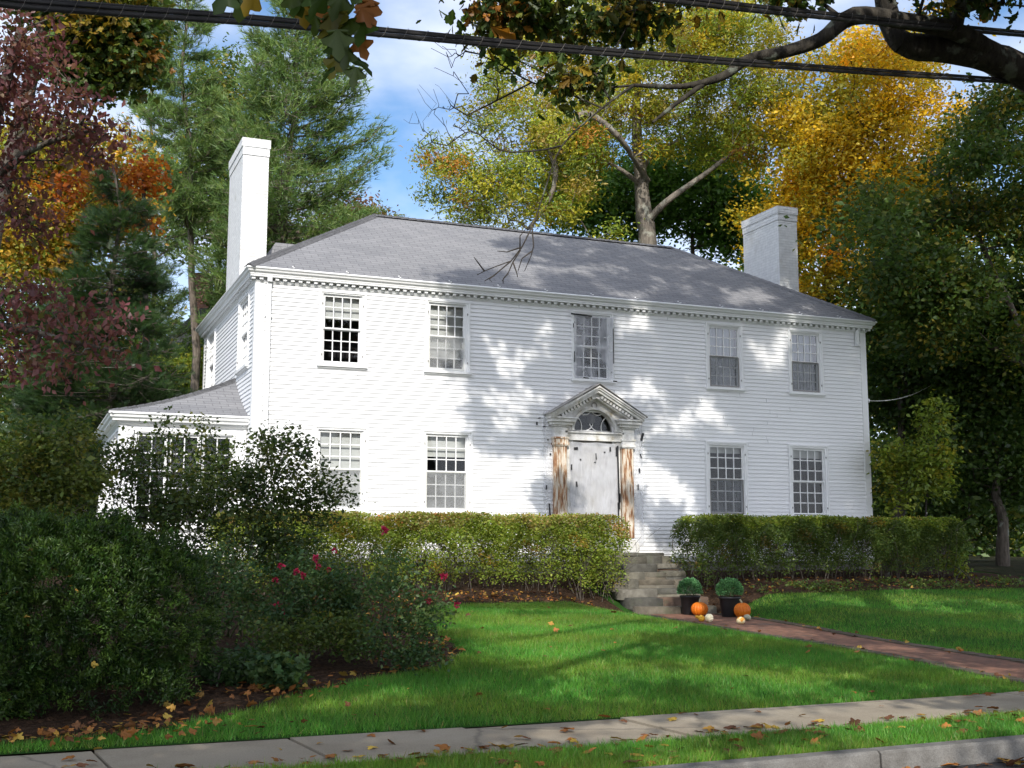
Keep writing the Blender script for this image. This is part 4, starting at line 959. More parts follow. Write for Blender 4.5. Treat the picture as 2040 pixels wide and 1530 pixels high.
# gold maple on the right
D = 37; gb_ = base_of(1640, D)
lob = [lobe(1700, 180, D, 150, 110, 2.6), lobe(1620, 300, D, 130, 110, 2.4), lobe(1780, 280, D, 140, 120, 2.6), lobe(1560, 440, D, 80, 110, 1.8), lobe(1700, 420, D, 150, 120, 2.4), lobe(1800, 110, D, 120, 60, 2), lobe(1850, 400, D, 120, 120, 2.2), lobe(1630, 560, D, 90, 70, 1.8)]
tree('maple_tree', 'golden yellow maple glowing above the far chimney', 'tree', gb_, [trunk_path(gb_, at(1700, 150, D), .24, .06, 9, .15, 3)], lob, 480, 165, .32, 'gold', .12, 32, 'bark', weights=[3.5, 4.5, 4, 1, 2.6], ctone=.28)
# dark green deciduous trees behind
def backtree(label, u, d, lobs, pal, ncl, per, seed, name='maple_tree', size=.18, w=None, group='dark green trees behind the house', spread=.42):
    b = base_of(u, d); top = lobs[0]
    tree(name, label, 'tree', b, [trunk_path(b, top[0], .20, .05, 8, .06, seed)], lobs, ncl, per, spread, pal, size, seed, 'bark', weights=w, group=group)
backtree('dark green leafy tree just behind the forked oak trunk', 1400, 44, [lobe(1380, 360, 44, 150, 110, 2.5), lobe(1250, 410, 44, 110, 70, 2), lobe(1480, 440, 44, 100, 70, 2), lobe(1150, 380, 45, 80, 80, 2)], 'green', 520, 60, 41)
backtree('dark leafy tree filling in between the two left pines', 470, 56, [lobe(470, 300, 56, 90, 160, 2.5), lobe(385, 420, 55, 90, 90, 2.2), lobe(500, 470, 55, 70, 90, 2), lobe(470, 590, 56, 50, 50, 1.5), lobe(440, 160, 57, 60, 70, 2)], 'dark', 560, 55, 42, w=[3, 3, 3, 1.5, 1])
backtree('russet and green tree peeping over the left end of the roof', 700, 50, [lobe(705, 440, 50, 60, 40, 1.5), lobe(660, 480, 50, 80, 50, 1.8), lobe(730, 470, 50, 40, 40, 1.2)], 'russet', 170, 60, 43, size=.16)
backtree('bright green tree low behind the sunroom roof', 360, 46, [lobe(340, 760, 46, 100, 45, 1.8), lobe(420, 740, 46, 40, 40, 1.4), lobe(220, 790, 46, 80, 40, 1.5)], 'lime', 240, 60, 44, size=.15)
backtree('yellow and orange tree above the dark hemlock', 160, 36, [lobe(150, 330, 36, 140, 90, 2), lobe(80, 470, 36, 110, 90, 2), lobe(200, 420, 36, 90, 60, 1.5), lobe(60, 300, 36, 90, 60, 1.5)], 'yellow', 330, 70, 45, size=.16, group='autumn trees on the left')
backtree('small tree with vivid orange leaf sprays beside the hemlock', 300, 33, [lobe(285, 350, 33, 60, 34, .9), lobe(310, 445, 33, 46, 22, .7), lobe(262, 400, 33, 40, 50, .8), lobe(170, 375, 33, 60, 40, .8), lobe(110, 400, 33, 50, 40, .8)], 'orange', 60, 34, 46, size=.15, spread=.2, group='autumn trees on the left')
backtree('dull green tree standing behind the purple leaved tree', 60, 48, [lobe(60, 640, 48, 150, 150, 2.5), lobe(200, 640, 48, 110, 110, 2.2), lobe(90, 820, 47, 160, 80, 2), lobe(10, 450, 48, 80, 120, 2)], 'dark', 520, 60, 47, w=[3, 3, 3, 2, 1])
# shaded trees on the right
D = 27
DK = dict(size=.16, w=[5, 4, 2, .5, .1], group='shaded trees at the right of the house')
rl = np.random.default_rng(58); LB = [lobe(1930, 420, 31, 90, 50, 1.4)]
while len(LB) < 40:
    u_, v_ = rl.uniform(1770, 2090), rl.uniform(120, 700)
    if v_ > np.interp(u_, [1770, 1800, 1850, 1930, 2080], [480, 430, 340, 230, 120]): LB.append(lobe(u_, v_, 31+rl.uniform(-2.6, 2.6), rl.uniform(34, 78), rl.uniform(18, 42), 1.1))
while len(LB) < 52:
    u_, v_ = rl.uniform(1690, 1800), rl.uniform(380, 575)
    if v_ > np.interp(u_, [1610, 1660, 1740, 1800], [480, 420, 360, 300]) and v_ < np.interp(u_, [1610, 1700, 1800], [560, 575, 600]): LB.append(lobe(u_, v_, 28.5+rl.uniform(-1.5, 1.5), rl.uniform(26, 50), rl.uniform(12, 24), .7))
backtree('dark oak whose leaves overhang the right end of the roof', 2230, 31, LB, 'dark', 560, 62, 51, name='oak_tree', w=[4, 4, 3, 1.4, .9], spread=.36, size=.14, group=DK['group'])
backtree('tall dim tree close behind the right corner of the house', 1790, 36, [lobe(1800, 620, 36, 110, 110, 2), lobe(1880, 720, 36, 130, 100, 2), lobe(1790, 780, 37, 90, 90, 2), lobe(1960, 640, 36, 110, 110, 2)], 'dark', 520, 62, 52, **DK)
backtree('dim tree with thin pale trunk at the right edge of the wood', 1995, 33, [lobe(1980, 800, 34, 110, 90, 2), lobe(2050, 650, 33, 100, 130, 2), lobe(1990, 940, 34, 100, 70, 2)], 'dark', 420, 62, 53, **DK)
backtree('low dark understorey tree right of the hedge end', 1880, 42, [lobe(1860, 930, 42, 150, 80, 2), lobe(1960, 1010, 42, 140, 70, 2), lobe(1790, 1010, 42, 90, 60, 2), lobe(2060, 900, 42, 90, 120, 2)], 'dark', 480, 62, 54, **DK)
b = base_of(1850, 29)
tree('sapling', 'light green sapling growing beside the right corner of the house', 'sapling', b, [([tuple(b), tuple(at(1800, 1040, 29)), tuple(at(1830, 960, 29))], [.03, .025, .015]), ([tuple(b), tuple(at(1845, 1000, 29)), tuple(at(1872, 840, 29))], [.03, .022, .012])],
     [lobe(1815, 930, 29, 60, 50, .7), lobe(1790, 900, 29, 40, 35, .5), lobe(1865, 840, 29, 28, 45, .4), lobe(1870, 940, 29, 35, 50, .5), lobe(1780, 1000, 29, 25, 30, .4)], 120, 32, .17, 'lime', .12, 55, 'twig', tip=.006, weights=[2, 3, 3, 1])
# farther wood, one mass
r = np.random.default_rng(61); n = 2680
uu = np.concatenate([r.uniform(-250, 520, 620), r.uniform(1500, 2300, 1000), r.uniform(480, 1600, 260), r.uniform(-1300, -250, 400), r.uniform(2300, 3400, 400)]); dd = r.uniform(62, 80, n)
vt = np.where(uu < 520, 640, np.where(uu > 1500, 380, 620)); vv = vt+(1120-vt)*r.random(n)**.8
cen = np.array([at(u, v, d) for u, v, d in zip(uu, vv, dd)])
P_, idx, off = cluster_leaves(cen, 46, 1.0, r)
a, N = leaf_axes(len(idx), r); link_ = link('far_woods', leaf_mesh('far_woods', P_, a, N, .42*np.exp(r.normal(0, .2, len(idx))), pick('dark', len(cen), r, [3, 3, 3, 2, 1])[idx], 'leaf', r=r), M['leaf'])
tag(link_, 'mass of dark woodland far behind the house', 'woods', kind='stuff')
# ------------------------------------------------------------------ trees in front: their unseen crowns are shaped to throw the wanted shade
def gp(u, v):                                                  # where a line of sight meets the ground
    d = ray(u, v); ts = np.linspace(3, 60, 4000); P_ = CAM+ts[:, None]*d
    k = np.argmax(P_[:, 2] < terrain(P_[:, 0], P_[:, 1])); return P_[k]
def ell(u, v, E):
    m = np.zeros(len(u), bool)
    for a, b, ra, rb in E: m |= ((u-a)/ra)**2+((v-b)/rb)**2 < 1
    return m
r = np.random.default_rng(71)
tgt, tlo, thi = [], [], []
# unseen leaf clusters placed sunward to throw dapples on the front and roof
n = 2500; p = np.stack([r.uniform(3.6, 15.2, n), np.full(n, -.02), r.uniform(-.3, 5.6, n)], 1)
u, v, _ = pix(p)
LIT = [(1093, 656, 29, 19), (989, 702, 19, 23), (1025, 738, 26, 26), (976, 806, 24, 21), (1015, 786, 30, 21), (989, 852, 30, 28), (1060, 786, 24, 16), (1028, 839, 23, 23), (1249, 656, 34, 28), (1285, 640, 21, 17), (1308, 679, 17, 12), (1243, 728, 16, 16), (1262, 773, 16, 34), (1282, 744, 21, 14), (1311, 786, 30, 23), (1353, 845, 32, 30), (1425, 826, 37, 21), (1441, 852, 30, 17), (1389, 806, 17, 17), (1464, 865, 30, 16), (1295, 858, 30, 24), (1503, 734, 17, 24), (1506, 689, 14, 12), (956, 617, 23, 13), (1106, 624, 20, 11), (1073, 715, 15, 17), (950, 695, 13, 16), (1191, 793, 81, 25), (1181, 865, 42, 23), (1522, 690, 55, 24), (1535, 737, 46, 26), (1655, 748, 24, 26), (1690, 685, 22, 45), (1706, 738, 18, 28), (1482, 905, 12, 26), (1530, 955, 18, 28), (1690, 1005, 34, 24), (1700, 830, 20, 26), (1570, 640, 40, 12), (1440, 615, 30, 8), (1610, 640, 40, 10)]
rl2 = np.random.default_rng(77); LIT += [(rl2.uniform(945, 1700), rl2.uniform(600, 880), rl2.uniform(11, 24), rl2.uniform(9, 18)) for _ in range(42)]
edge = np.interp(v, [520, 600, 700, 800, 900], [915, 930, 930, 950, 940])
bot = np.interp(u, [930, 1000, 1090, 1120, 1250, 1330, 1400, 1410, 1800], [870, 900, 880, 860, 870, 930, 960, 1150, 1150])
keep = (u > edge) & (v < bot) & ~ell(u, v, LIT) & ((r.random(n) < .95) | (u < 0)) | ell(u, v, [(1090, 985, 50, 30), (1272, 1000, 22, 26), (1335, 1050, 30, 40), (905, 740, 22, 14), (930, 620, 22, 40)])
p = p[keep]; tgt.append(p); tlo += list(np.where(p[:, 0] > 10.5, 16.5, 13.5)); thi += list(np.where(p[:, 0] > 10.5, 25, 20))
n = 1000; y = r.uniform(-.2, 3.5, n); p = np.stack([r.uniform(4, 15, n), y, 5.585+.641*(y+.215)], 1); u, v, _ = pix(p)
keep = ell(u, v, [(1030, 488, 36, 18), (1130, 500, 110, 30), (1290, 520, 80, 30), (1190, 562, 110, 18), (950, 556, 70, 14), (1420, 555, 60, 22)]) | ((u > 1330) & ~ell(u, v, [(1400, 535, 45, 12), (1500, 595, 60, 14), (1450, 510, 40, 10), (1610, 612, 30, 8)]))
p = p[keep & (r.random(n) < .8)]; tgt.append(p); tlo += [15]*len(p); thi += [24]*len(p)
p = np.stack([r.uniform(13.9, 14.7, 60), r.uniform(1.8, 3.7, 60), r.uniform(6.6, 9.1, 60)], 1); p = p[r.random(60) < .8]; tgt.append(p); tlo += [15]*len(p); thi += [24]*len(p)
# more unseen clusters added to dim the wood beside the house
p = np.stack([r.uniform(15.5, 36, 950), r.uniform(-6, 16, 950), r.uniform(-.5, 11, 950)], 1); tgt.append(p); tlo += [18]*len(p); thi += [34]*len(p)
p = np.stack([r.uniform(15, 27, 320), r.uniform(-3.6, 5, 320), np.full(320, -.6)], 1); tgt.append(p); tlo += [18]*len(p); thi += [34]*len(p)
# lawn, beds, hedges, pavement
n = 3400; x, y = r.uniform(-9, 18, n), r.uniform(-16.5, -1.2, n); p = np.stack([x, y, terrain(x, y)], 1); u, v, _ = pix(p)
LITG = [(1090, 1262, 180, 44), (1040, 1238, 150, 26), (1230, 1228, 95, 26), (1290, 1262, 70, 18), (1010, 1300, 60, 14), (1240, 1302, 90, 14), (1370, 1318, 80, 14), (800, 1395, 120, 26), (600, 1420, 120, 16), (960, 1330, 50, 10), (1480, 1372, 130, 20), (1180, 1395, 120, 14),
        (1450, 1440, 420, 26), (1700, 1400, 150, 14), (1900, 1440, 160, 22), (700, 1485, 160, 16), (1000, 1470, 120, 14), (300, 1500, 70, 20), (1830, 1194, 150, 9), (1720, 1214, 70, 7), (1990, 1208, 50, 10), (1560, 1205, 60, 8), (1860, 1252, 80, 7), (1500, 1500, 300, 20), (1560, 1255, 90, 10), (1960, 1510, 60, 14)]
dens = np.where(u < 480, .6, np.where(u < 880, .5, .27)); dens = np.where((x > 8.6) & (y > -12), .72, dens)
dens *= (.55+.75*(.5+.5*np.sin(.9*x+.6*y)*np.cos(.8*y-.4*x)))
keep = ~ell(u, v, LITG) & (r.random(n) < dens); p = p[keep]; tgt.append(p); tlo += [11]*len(p); thi += [19]*len(p)
# upper parts of the shrubs on the left, the hedges
n = 260; p = np.stack([r.uniform(-5.5, 1.2, n), r.uniform(-13, -2, n), r.uniform(-.8, 1.4, n)], 1); p = p[r.random(n) < .8]; tgt.append(p); tlo += [11]*len(p); thi += [19]*len(p)
n = 130; p = np.stack([r.uniform(8.7, 16.5, n), r.uniform(-2.2, -1.1, n), r.uniform(-.6, .7, n)], 1); p = p[r.random(n) < .7]; tgt.append(p); tlo += [14]*len(p); thi += [20]*len(p)
p = np.concatenate(tgt); lo, hi = np.array(tlo), np.array(thi); best = np.full((len(p), 3), np.nan)
for _ in range(14):
    t_ = lo+(hi-lo)*r.random(len(p)); c = p+t_[:, None]*S
    ok = ~in_view(c, 140) & (np.linalg.norm(c-CAM, axis=1) > 4) & (c[:, 2] > 3.2) & np.isnan(best[:, 0]); best[ok] = c[ok]
shade = best[~np.isnan(best[:, 0])]
def hits(y0): return shade-S*((shade[:, 1]-y0)/S[1])[:, None]
q = hits(0.0); u, v, _ = pix(q); free = (q[:, 0] > -3.4) & (q[:, 0] < 4.0) & (q[:, 2] > -.2) & (q[:, 2] < 9.5) & ~ell(u, v, [(905, 740, 26, 18), (930, 620, 26, 46)]) & (u < 925)
q = hits(2.5); free |= (q[:, 0] > -3.2) & (q[:, 0] < 3.6) & (q[:, 2] > 2.6) & (q[:, 2] < 9.5)
q = hits(-2.2); free |= (q[:, 0] > 2.2) & (q[:, 0] < 7.6) & (q[:, 2] > -.9) & (q[:, 2] < .8) & (r.random(len(q)) < .8)
q = hits(0.0); u, v, _ = pix(q); free |= ell(u, v, [(a_, b_, c_*1.08, d_*1.08) for a_, b_, c_, d_ in LIT]) & (q[:, 0] > -1) & (q[:, 0] < 16)
for u_, v_, ru_, rv_, d_ in ((120, 180, 140, 110, 14), (240, 1150, 150, 70, 11.2), (190, 1230, 90, 60, 10.6), (810, 1200, 70, 100, 13.3), (600, 1120, 80, 60, 14), (420, 960, 120, 70, 16.5), (60, 930, 90, 60, 15.5)):
    for _ in range(30):                                        # sun gets through to these bushes
        T_ = at(u_+ru_*r.normal()*.5, v_+rv_*r.normal()*.5, d_); w_ = shade-T_; dist = np.linalg.norm(w_-np.outer(w_ @ S, S), axis=1); free |= (dist < .30) & (r.random(len(shade)) < .55)
shade = shade[~free]
near = shade[:, 1] > -17.8
far_ = near & (shade[:, 0] > 10.5); q = hits(0.0); far_ &= ~((q[:, 0] < 15.4) & (q[:, 2] > -.6) & (q[:, 2] < 8)); near &= ~((shade[:, 0] > 10.5) & ~far_) | (q[:, 0] < 15.4); oc, mc, fc = shade[near & ~far_], shade[~near], shade[far_]

# the big street oak whose limbs cross the top right of the view
tb = np.array([8.75, -13.05, 0]); tb[2] = gz(tb[0], tb[1])
so_ = thing('oak_tree', 'big old street oak with a lichened limb reaching across the top of the view', 'tree', tb)
fork = at(2215, 330, 14.4)
I = lambda *q: [tuple(at(*k)) for k in q]
paths = [([tuple(tb-[0, 0, .3]), tuple((tb+fork)/2+[.05, 0, 0]), tuple(fork)], [.42, .36, .33]),
         ([tuple(fork)]+I((2120, 200, 14.1), (2030, 140, 13.9), (1960, 112, 13.7), (1880, 98, 13.5), (1815, 92, 13.4), (1782, 70, 13.4), (1765, 10, 13.4), (1750, -70, 13.3), (1700, -260, 13.0)), [.25, .215, .19, .17, .155, .145, .12, .115, .10, .07]),
         (I((1980, 108, 13.7), (1900, 62, 13.3), (1800, 42, 13.1), (1700, 32, 12.9), (1635, 78, 12.8), (1560, 104, 12.7), (1490, 118, 12.6), (1440, 152, 12.5), (1360, 172, 12.4), (1262, 170, 12.3)), [.13, .10, .092, .096, .078, .066, .056, .045, .03, .02]),
         (I((1400, 168, 12.45), (1345, 208, 12.3), (1300, 244, 12.2)), [.03, .022, .014]),
         (I((1262, 170, 12.3), (1200, 215, 12.2), (1120, 290, 12.1), (1085, 380, 12.1), (1062, 452, 12.0)), [.016, .010, .008, .0075, .007]),
         ([tuple(fork), tuple(fork+np.array([.3, -1.0, 3.0])), tuple(fork+np.array([-.5, -2.5, 6.0])), tuple(fork+np.array([-2.5, -3.0, 8.0]))], [.28, .24, .18, .10]),
         ([tuple(fork+np.array([.3, -1.0, 3.0])), tuple(fork+np.array([1.5, .5, 6.0])), tuple(fork+np.array([1.0, 1.5, 8.5]))], [.2, .14, .08])]
top = np.concatenate([in_lobes([lobe(1000, 22, 12.6, 95, 42, .5), lobe(1110, 40, 12.7, 80, 50, .5), lobe(1010, 90, 12.6, 26, 30, .3), lobe(1225, 30, 12.7, 90, 45, .5), lobe(1150, 165, 12.4, 60, 32, .3), lobe(1330, -10, 12.9, 120, 30, .6)], 84, r)[0],
                      in_lobes([lobe(1900, -20, 13.2, 130, 34, .6), lobe(1850, 20, 13.6, 60, 18, .3), lobe(1570, -20, 12.9, 60, 18, .4)], 36, r)[0]])
bare = in_lobes([lobe(900, 110, 13, 80, 70, .6), lobe(880, 215, 13, 90, 60, .6), lobe(960, 260, 13, 90, 60, .5), lobe(1000, 120, 13, 60, 80, .5), lobe(845, 260, 13, 50, 40, .5)], 170, r, .7)[0]
segs = skeleton(paths, np.concatenate([oc, top]), r, tip=.011)
link('trunk', seg_mesh('trunk', *segs, n=9), M['barkdark'], so_)
bsk = skeleton([(I((1262, 170, 12.3), (1130, 180, 12.6), (1060, 164, 12.9), (1000, 130, 13.0), (955, 108, 13)), [.013, .012, .010, .009, .008]), (I((1060, 164, 12.9), (990, 200, 13.0), (930, 230, 13)), [.012, .010, .008]), (I((1120, 290, 12.1), (1070, 300, 12.7), (1000, 300, 13), (940, 262, 13), (890, 290, 13)), [.009, .009, .008, .007, .006])], bare, r, tip=.0042, wig=.25, lift=.1, step=.35, power=.4)
link('bare_twigs', seg_mesh('bare_twigs', *bsk, n=4), M['twig'], so_)
tw = [((1060, 452, 12), (1040, 492, 12), (1018, 520, 12), (990, 530, 12), (965, 540, 12), (950, 548, 12)), ((1018, 520, 12), (985, 548, 12), (965, 560, 12)), ((965, 540, 12), (950, 520, 12), (944, 512, 12)), ((1036, 500, 12), (1022, 522, 12), (1012, 545, 12), (1000, 560, 12)), ((1060, 455, 12), (1063, 490, 12), (1058, 510, 12), (1045, 540, 12)), ((1060, 500, 12), (1040, 515, 12), (1032, 540, 12)),
      ((1040, 492, 12), (1010, 502, 12), (990, 500, 12)), ((1012, 545, 12), (1003, 555, 12), (1002, 565, 12)), ((985, 548, 12), (975, 556, 12), (980, 562, 12)), ((1036, 500, 12), (1036, 470, 12), (1048, 455, 12)), ((1022, 522, 12), (1030, 545, 12), (1031, 552, 12))]
tb_ = MB()
for q in tw: tb_.tube(I(*q), list(np.linspace(.0085, .0035, len(q))), 5)
tb_.build('bare_twigs', M['twig'], so_)
add_crown(so_, 'crown', oc, 50, .15, 'maple', r, .13, 'oak', weights=[4, 4, 3, 1.2, .5], keep=lambda q: ~in_view(q, 60))
add_crown(so_, 'crown', top, 20, .15, 'maple', r, .12, 'oak', weights=[5, 3, 2, 1.2, 1.2], droop=.9, up=.1)

# an unseen oak added farther along the street; its crown keeps the wood dim
qb = np.array([20.5, -12.0, 0]); qb[2] = gz(qb[0], qb[1]); qt = thing('oak_tree', 'unseen oak added farther along the pavement to shade the wood at the right', 'tree', qb)
grow(qt, [([tuple(qb), tuple(qb+[0, 0, 5]), tuple(qb+[-.5, .5, 10])], [.4, .32, .2])], fc, r, .011, 'bark', n=8)
add_crown(qt, 'crown', fc, 110, .40, 'maple', r, .17, 'oak', keep=lambda q: ~in_view(q, 60))

# sugar maple over the camera's side of the street
mb_ = np.array([-9.0, -27.5, -1.75]); sm = thing('maple_tree', 'street maple with a spray of leaves hanging before the cable at the top', 'tree', mb_)
paths = [([tuple(mb_), (-9, -27.3, 2.0), (-8.6, -26.8, 5.0), (-7.5, -26, 9.0)], [.34, .30, .26, .12]), ([(-8.6, -26.8, 5.0), (-6.0, -25.5, 6.5), (-3, -23.5, 7.5), (1, -21, 8.5)], [.2, .15, .11, .06]),
         ([(-8.9, -27.1, 3.5), (-6.8, -23.5, 4.6), (-5.0, -20.5, 3.9)]+I((640, -60, 5.2), (652, 40, 5.2)), [.12, .07, .035, .012, .006]),
         (I((652, 40, 5.2), (672, 90, 5.2), (694, 128, 5.2), (704, 150, 5.2)), [.005, .004, .003, .002]), (I((640, -60, 5.2), (560, -20, 5.1), (500, -5, 5.1)), [.006, .004, .003])]
link('trunk', seg_mesh('trunk', *skeleton(paths, mc, r, tip=.011), n=8), M['bark'], sm)
add_crown(sm, 'crown', mc, 100, .27, 'maple', r, .15, 'maple', keep=lambda q: ~in_view(q, 60) & (np.linalg.norm(q-CAM, axis=1) > 2.5))
LV = [(452, 2, 62, 0), (480, 10, 60, 1), (512, 4, 62, 3), (470, -8, 60, 0), (585, 6, 56, 1), (603, 22, 62, 0), (598, 34, 50, 3), (632, 38, 56, 4), (655, 12, 60, 0), (640, -6, 56, 0), (668, 32, 60, 1), (690, 48, 62, 2), (650, 62, 52, 2), (718, 36, 52, 4), (742, 22, 56, 4), (706, -6, 52, 0), (728, 2, 46, 0), (724, 66, 60, 0), (676, 84, 56, 1),
      (696, 92, 54, 2), (712, 100, 46, 4), (690, 112, 44, 1), (660, 96, 48, 0), (655, 116, 42, 0), (676, 136, 46, 2), (668, 150, 44, 0), (700, 140, 52, 0), (712, 150, 40, 1), (645, 50, 46, 0), (622, 52, 46, 1), (700, 66, 58, 1), (660, 48, 54, 2), (680, 10, 54, 1), (618, 2, 50, 0)]
P_ = np.array([at(a+r.normal(0, 3), b-k*.45+r.normal(0, 3), 5.2+r.normal(0, .12)) for a, b, k, c in LV]); n = len(P_)
A_ = np.stack([np.array([0, 0, -1.0])+.55*r.normal()*RT+.25*r.normal()*FW for _ in range(n)]); N_ = np.stack([-FW+.55*r.normal(size=3) for _ in range(n)])
pm = np.array([(.045, .085, .014), (.07, .11, .016), (.16, .15, .016), (.30, .20, .02), (.34, .13, .035)])
link('hanging_leaves', leaf_mesh('hanging_leaves', P_, A_, N_, np.array([k[2] for k in LV])*5.2/FPX*1.12, pm[[k[3] for k in LV]], 'maple', r=r), M['leaf'], sm)

# trees at the left edge
b = base_of(-170, 14.5)
pt = [([tuple(b), *I((-120, 700, 14.5), (-60, 400, 14.3), (0, 200, 14), (40, 60, 14))], [.17, .15, .12, .08, .05]), (I((-110, 640, 14.5), (20, 650, 14), (140, 680, 13.8), (240, 700, 13.6)), [.06, .045, .03, .015]), (I((-60, 400, 14.3), (60, 300, 14), (180, 260, 13.8)), [.06, .04, .02])]
tree('dogwood_tree', 'purple leaved tree drooping in from the left edge', 'tree', b, pt, [lobe(40, 130, 14, 120, 110, .9), lobe(120, 240, 14, 120, 60, .8), lobe(190, 275, 13.8, 85, 42, .6), lobe(30, 330, 14.2, 90, 90, .8), lobe(60, 440, 14.4, 70, 50, .7), lobe(70, 610, 14, 140, 50, .8), lobe(180, 690, 13.8, 95, 42, .6), lobe(60, 720, 14, 120, 50, .8), lobe(215, 620, 14.2, 50, 30, .5)],
     270, 17, .16, 'purple', .086, 81, 'bark', tip=.007, weights=[4, 4, 3, 1.4, .6], droop=1.0, up=.15, flat=.5, group='autumn trees on the left')
b = base_of(-60, 29); Dm = 29
tree('maple_tree', 'dark green maple at the upper left with a few yellow leaves', 'tree', b, [([tuple(b), *I((-20, 500, Dm), (40, 250, Dm), (90, 40, Dm), (130, -80, Dm))], [.30, .26, .21, .15, .08])], [lobe(210, 70, Dm, 90, 60, 1.6), lobe(140, 0, Dm, 110, 40, 1.6), lobe(268, 110, Dm, 36, 60, 1), lobe(190, 160, Dm, 50, 30, 1), lobe(265, 20, Dm, 50, 40, 1), lobe(130, 110, Dm, 40, 50, 1)],
     210, 62, .26, 'maple', .15, 82, 'bark', shape='maple', weights=[6, 4, 2, 1.6, .6], group='autumn trees on the left')

# ------------------------------------------------------------------ shrubs
def bush(name, label, cat, base, lobes, ncl, per, spread, pal, size, seed, nst=7, tip=.005, bark_='twig', group=None, **k):
    r = np.random.default_rng(seed); t = thing(name, label, cat, base, group); cen, _ = in_lobes(lobes, ncl, r, .5)
    cen = cen[cen[:, 2] > terrain(cen[:, 0], cen[:, 1])+.03]
    paths = []
    for i in range(nst):
        b = np.array(base)+[r.normal(0, .12), r.normal(0, .12), -.05]; q = cen[r.integers(0, len(cen))]
        paths.append(([tuple(b), tuple(b*.6+q*.4+[0, 0, .12]), tuple(q)], [tip*2.6, tip*2.0, tip]))
    grow(t, paths, cen, r, tip*.7, bark_, 'stem', 5, step=.25)
    add_crown(t, 'foliage', cen, per, spread, pal, r, size, **k)
    return t
bush('leafy_shrub', 'yellow green bushy shrub at the left edge in front of the sunroom', 'shrub', gp(60, 1180), [lobe(50, 970, 15.5, 130, 80, .9), lobe(150, 850, 15.6, 26, 50, .3), lobe(110, 900, 15.5, 50, 60, .4), lobe(20, 900, 15.4, 50, 45, .4), lobe(-40, 930, 15.5, 70, 70, .6), lobe(170, 960, 15.3, 40, 60, .4), lobe(60, 1060, 15, 140, 60, .8), lobe(70, 860, 15.5, 24, 34, .25)], 240, 40, .11, 'thicket', .07, 91, weights=[2, 2, 3, 1.2])
bush('open_shrub', 'open twiggy shrub with small dark leaves against the sunroom wall', 'shrub', gp(420, 1205), [lobe(330, 940, 16.6, 150, 90, .8), lobe(250, 900, 16.6, 70, 60, .5), lobe(420, 1000, 16.6, 150, 80, .8), lobe(310, 1040, 16.4, 130, 60, .7), lobe(400, 870, 16.6, 30, 50, .3), lobe(330, 860, 16.8, 40, 40, .3), lobe(460, 1110, 16.2, 150, 70, .7), lobe(470, 950, 16.7, 60, 60, .4), lobe(200, 960, 16.2, 90, 80, .5), lobe(440, 900, 16.8, 35, 45, .3), lobe(380, 1000, 16, 140, 60, .6)], 640, 18, .095, 'shrub', .062, 92, nst=11, weights=[4, 3, 2, .8])
bush('open_shrub', 'arching shrub with sparse dark leaves in front of the lower left window', 'shrub', gp(560, 1195), [lobe(560, 930, 16.4, 90, 80, .6), lobe(620, 990, 16.4, 80, 70, .5), lobe(530, 1040, 16.2, 90, 60, .6), lobe(670, 980, 16.4, 40, 40, .3), lobe(545, 880, 16.5, 60, 35, .3), lobe(580, 1100, 16, 100, 60, .6), lobe(500, 960, 16.5, 50, 70, .4)], 360, 18, .09, 'shrub', .062, 93, nst=9, weights=[4, 3, 2, .6])
# yew: sprigs standing out of a dense mound
def yew(label, base, lobes, n, seed, pal='yew', size=.105):
    r = np.random.default_rng(seed); t = thing('yew_bush', label, 'bush', base)
    w = np.array([l[2]*l[1][0]*l[1][2] for l in lobes], float); k = r.choice(len(lobes), n, p=w/w.sum()); d = unit(r.normal(size=(n, 3))); d[:, 2] = np.where(d[:, 2] < -.55, -d[:, 2], d[:, 2])
    C = np.array([lobes[i][0] for i in k]); Rr = np.array([lobes[i][1] for i in k])
    bumpy = 1+.12*np.sin(9*d[:, 0]+5*d[:, 2]+k)*np.sin(8*d[:, 2]-4*d[:, 1])+.11*np.sin(15*d[:, 1]-12*d[:, 2]+2*k)*np.sin(13*d[:, 0]+k)
    dep = np.abs(r.normal(0, .07, n)); P_ = C+d*Rr*(bumpy*(1-dep))[:, None]
    g = terrain(P_[:, 0], P_[:, 1]); ok = P_[:, 2] > g+.04
    for i, (c, rr, _) in enumerate(lobes): ok &= (np.sum(((P_-c)/rr)**2, 1) > .60) | (k == i)
    P_, d, C, Rr = P_[ok], d[ok], C[ok], Rr[ok]; m = len(P_); idx = np.repeat(np.arange(m), r.poisson(30, m)); q = len(idx)
    sa = unit(d*.8+r.normal(0, .35, (m, 3))+[0, 0, .3]); along = r.random((q, 1))*.11; a = sa[idx]*.8+r.normal(0, .55, (q, 3))
    cc_ = pick(pal, m, r)*np.exp(r.normal(0, .25, (m, 1)))
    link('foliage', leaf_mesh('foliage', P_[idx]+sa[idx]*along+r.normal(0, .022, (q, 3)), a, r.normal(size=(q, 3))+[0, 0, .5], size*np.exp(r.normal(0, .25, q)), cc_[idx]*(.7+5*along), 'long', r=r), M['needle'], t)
    ok = slice(None)
    tg = C[ok][::12]+d[::12]*Rr[ok][::12]*.9; b0 = np.array(base)
    grow(t, [([tuple(b0-[0, 0, .1]), tuple(b0+[0, 0, .5])], [.03, .02])], tg, r, .0035, 'bark', 'stem', 5)
    return t, P_
yb = at(120, 1270, 11.6); yb[2] = gz(yb[0], yb[1])
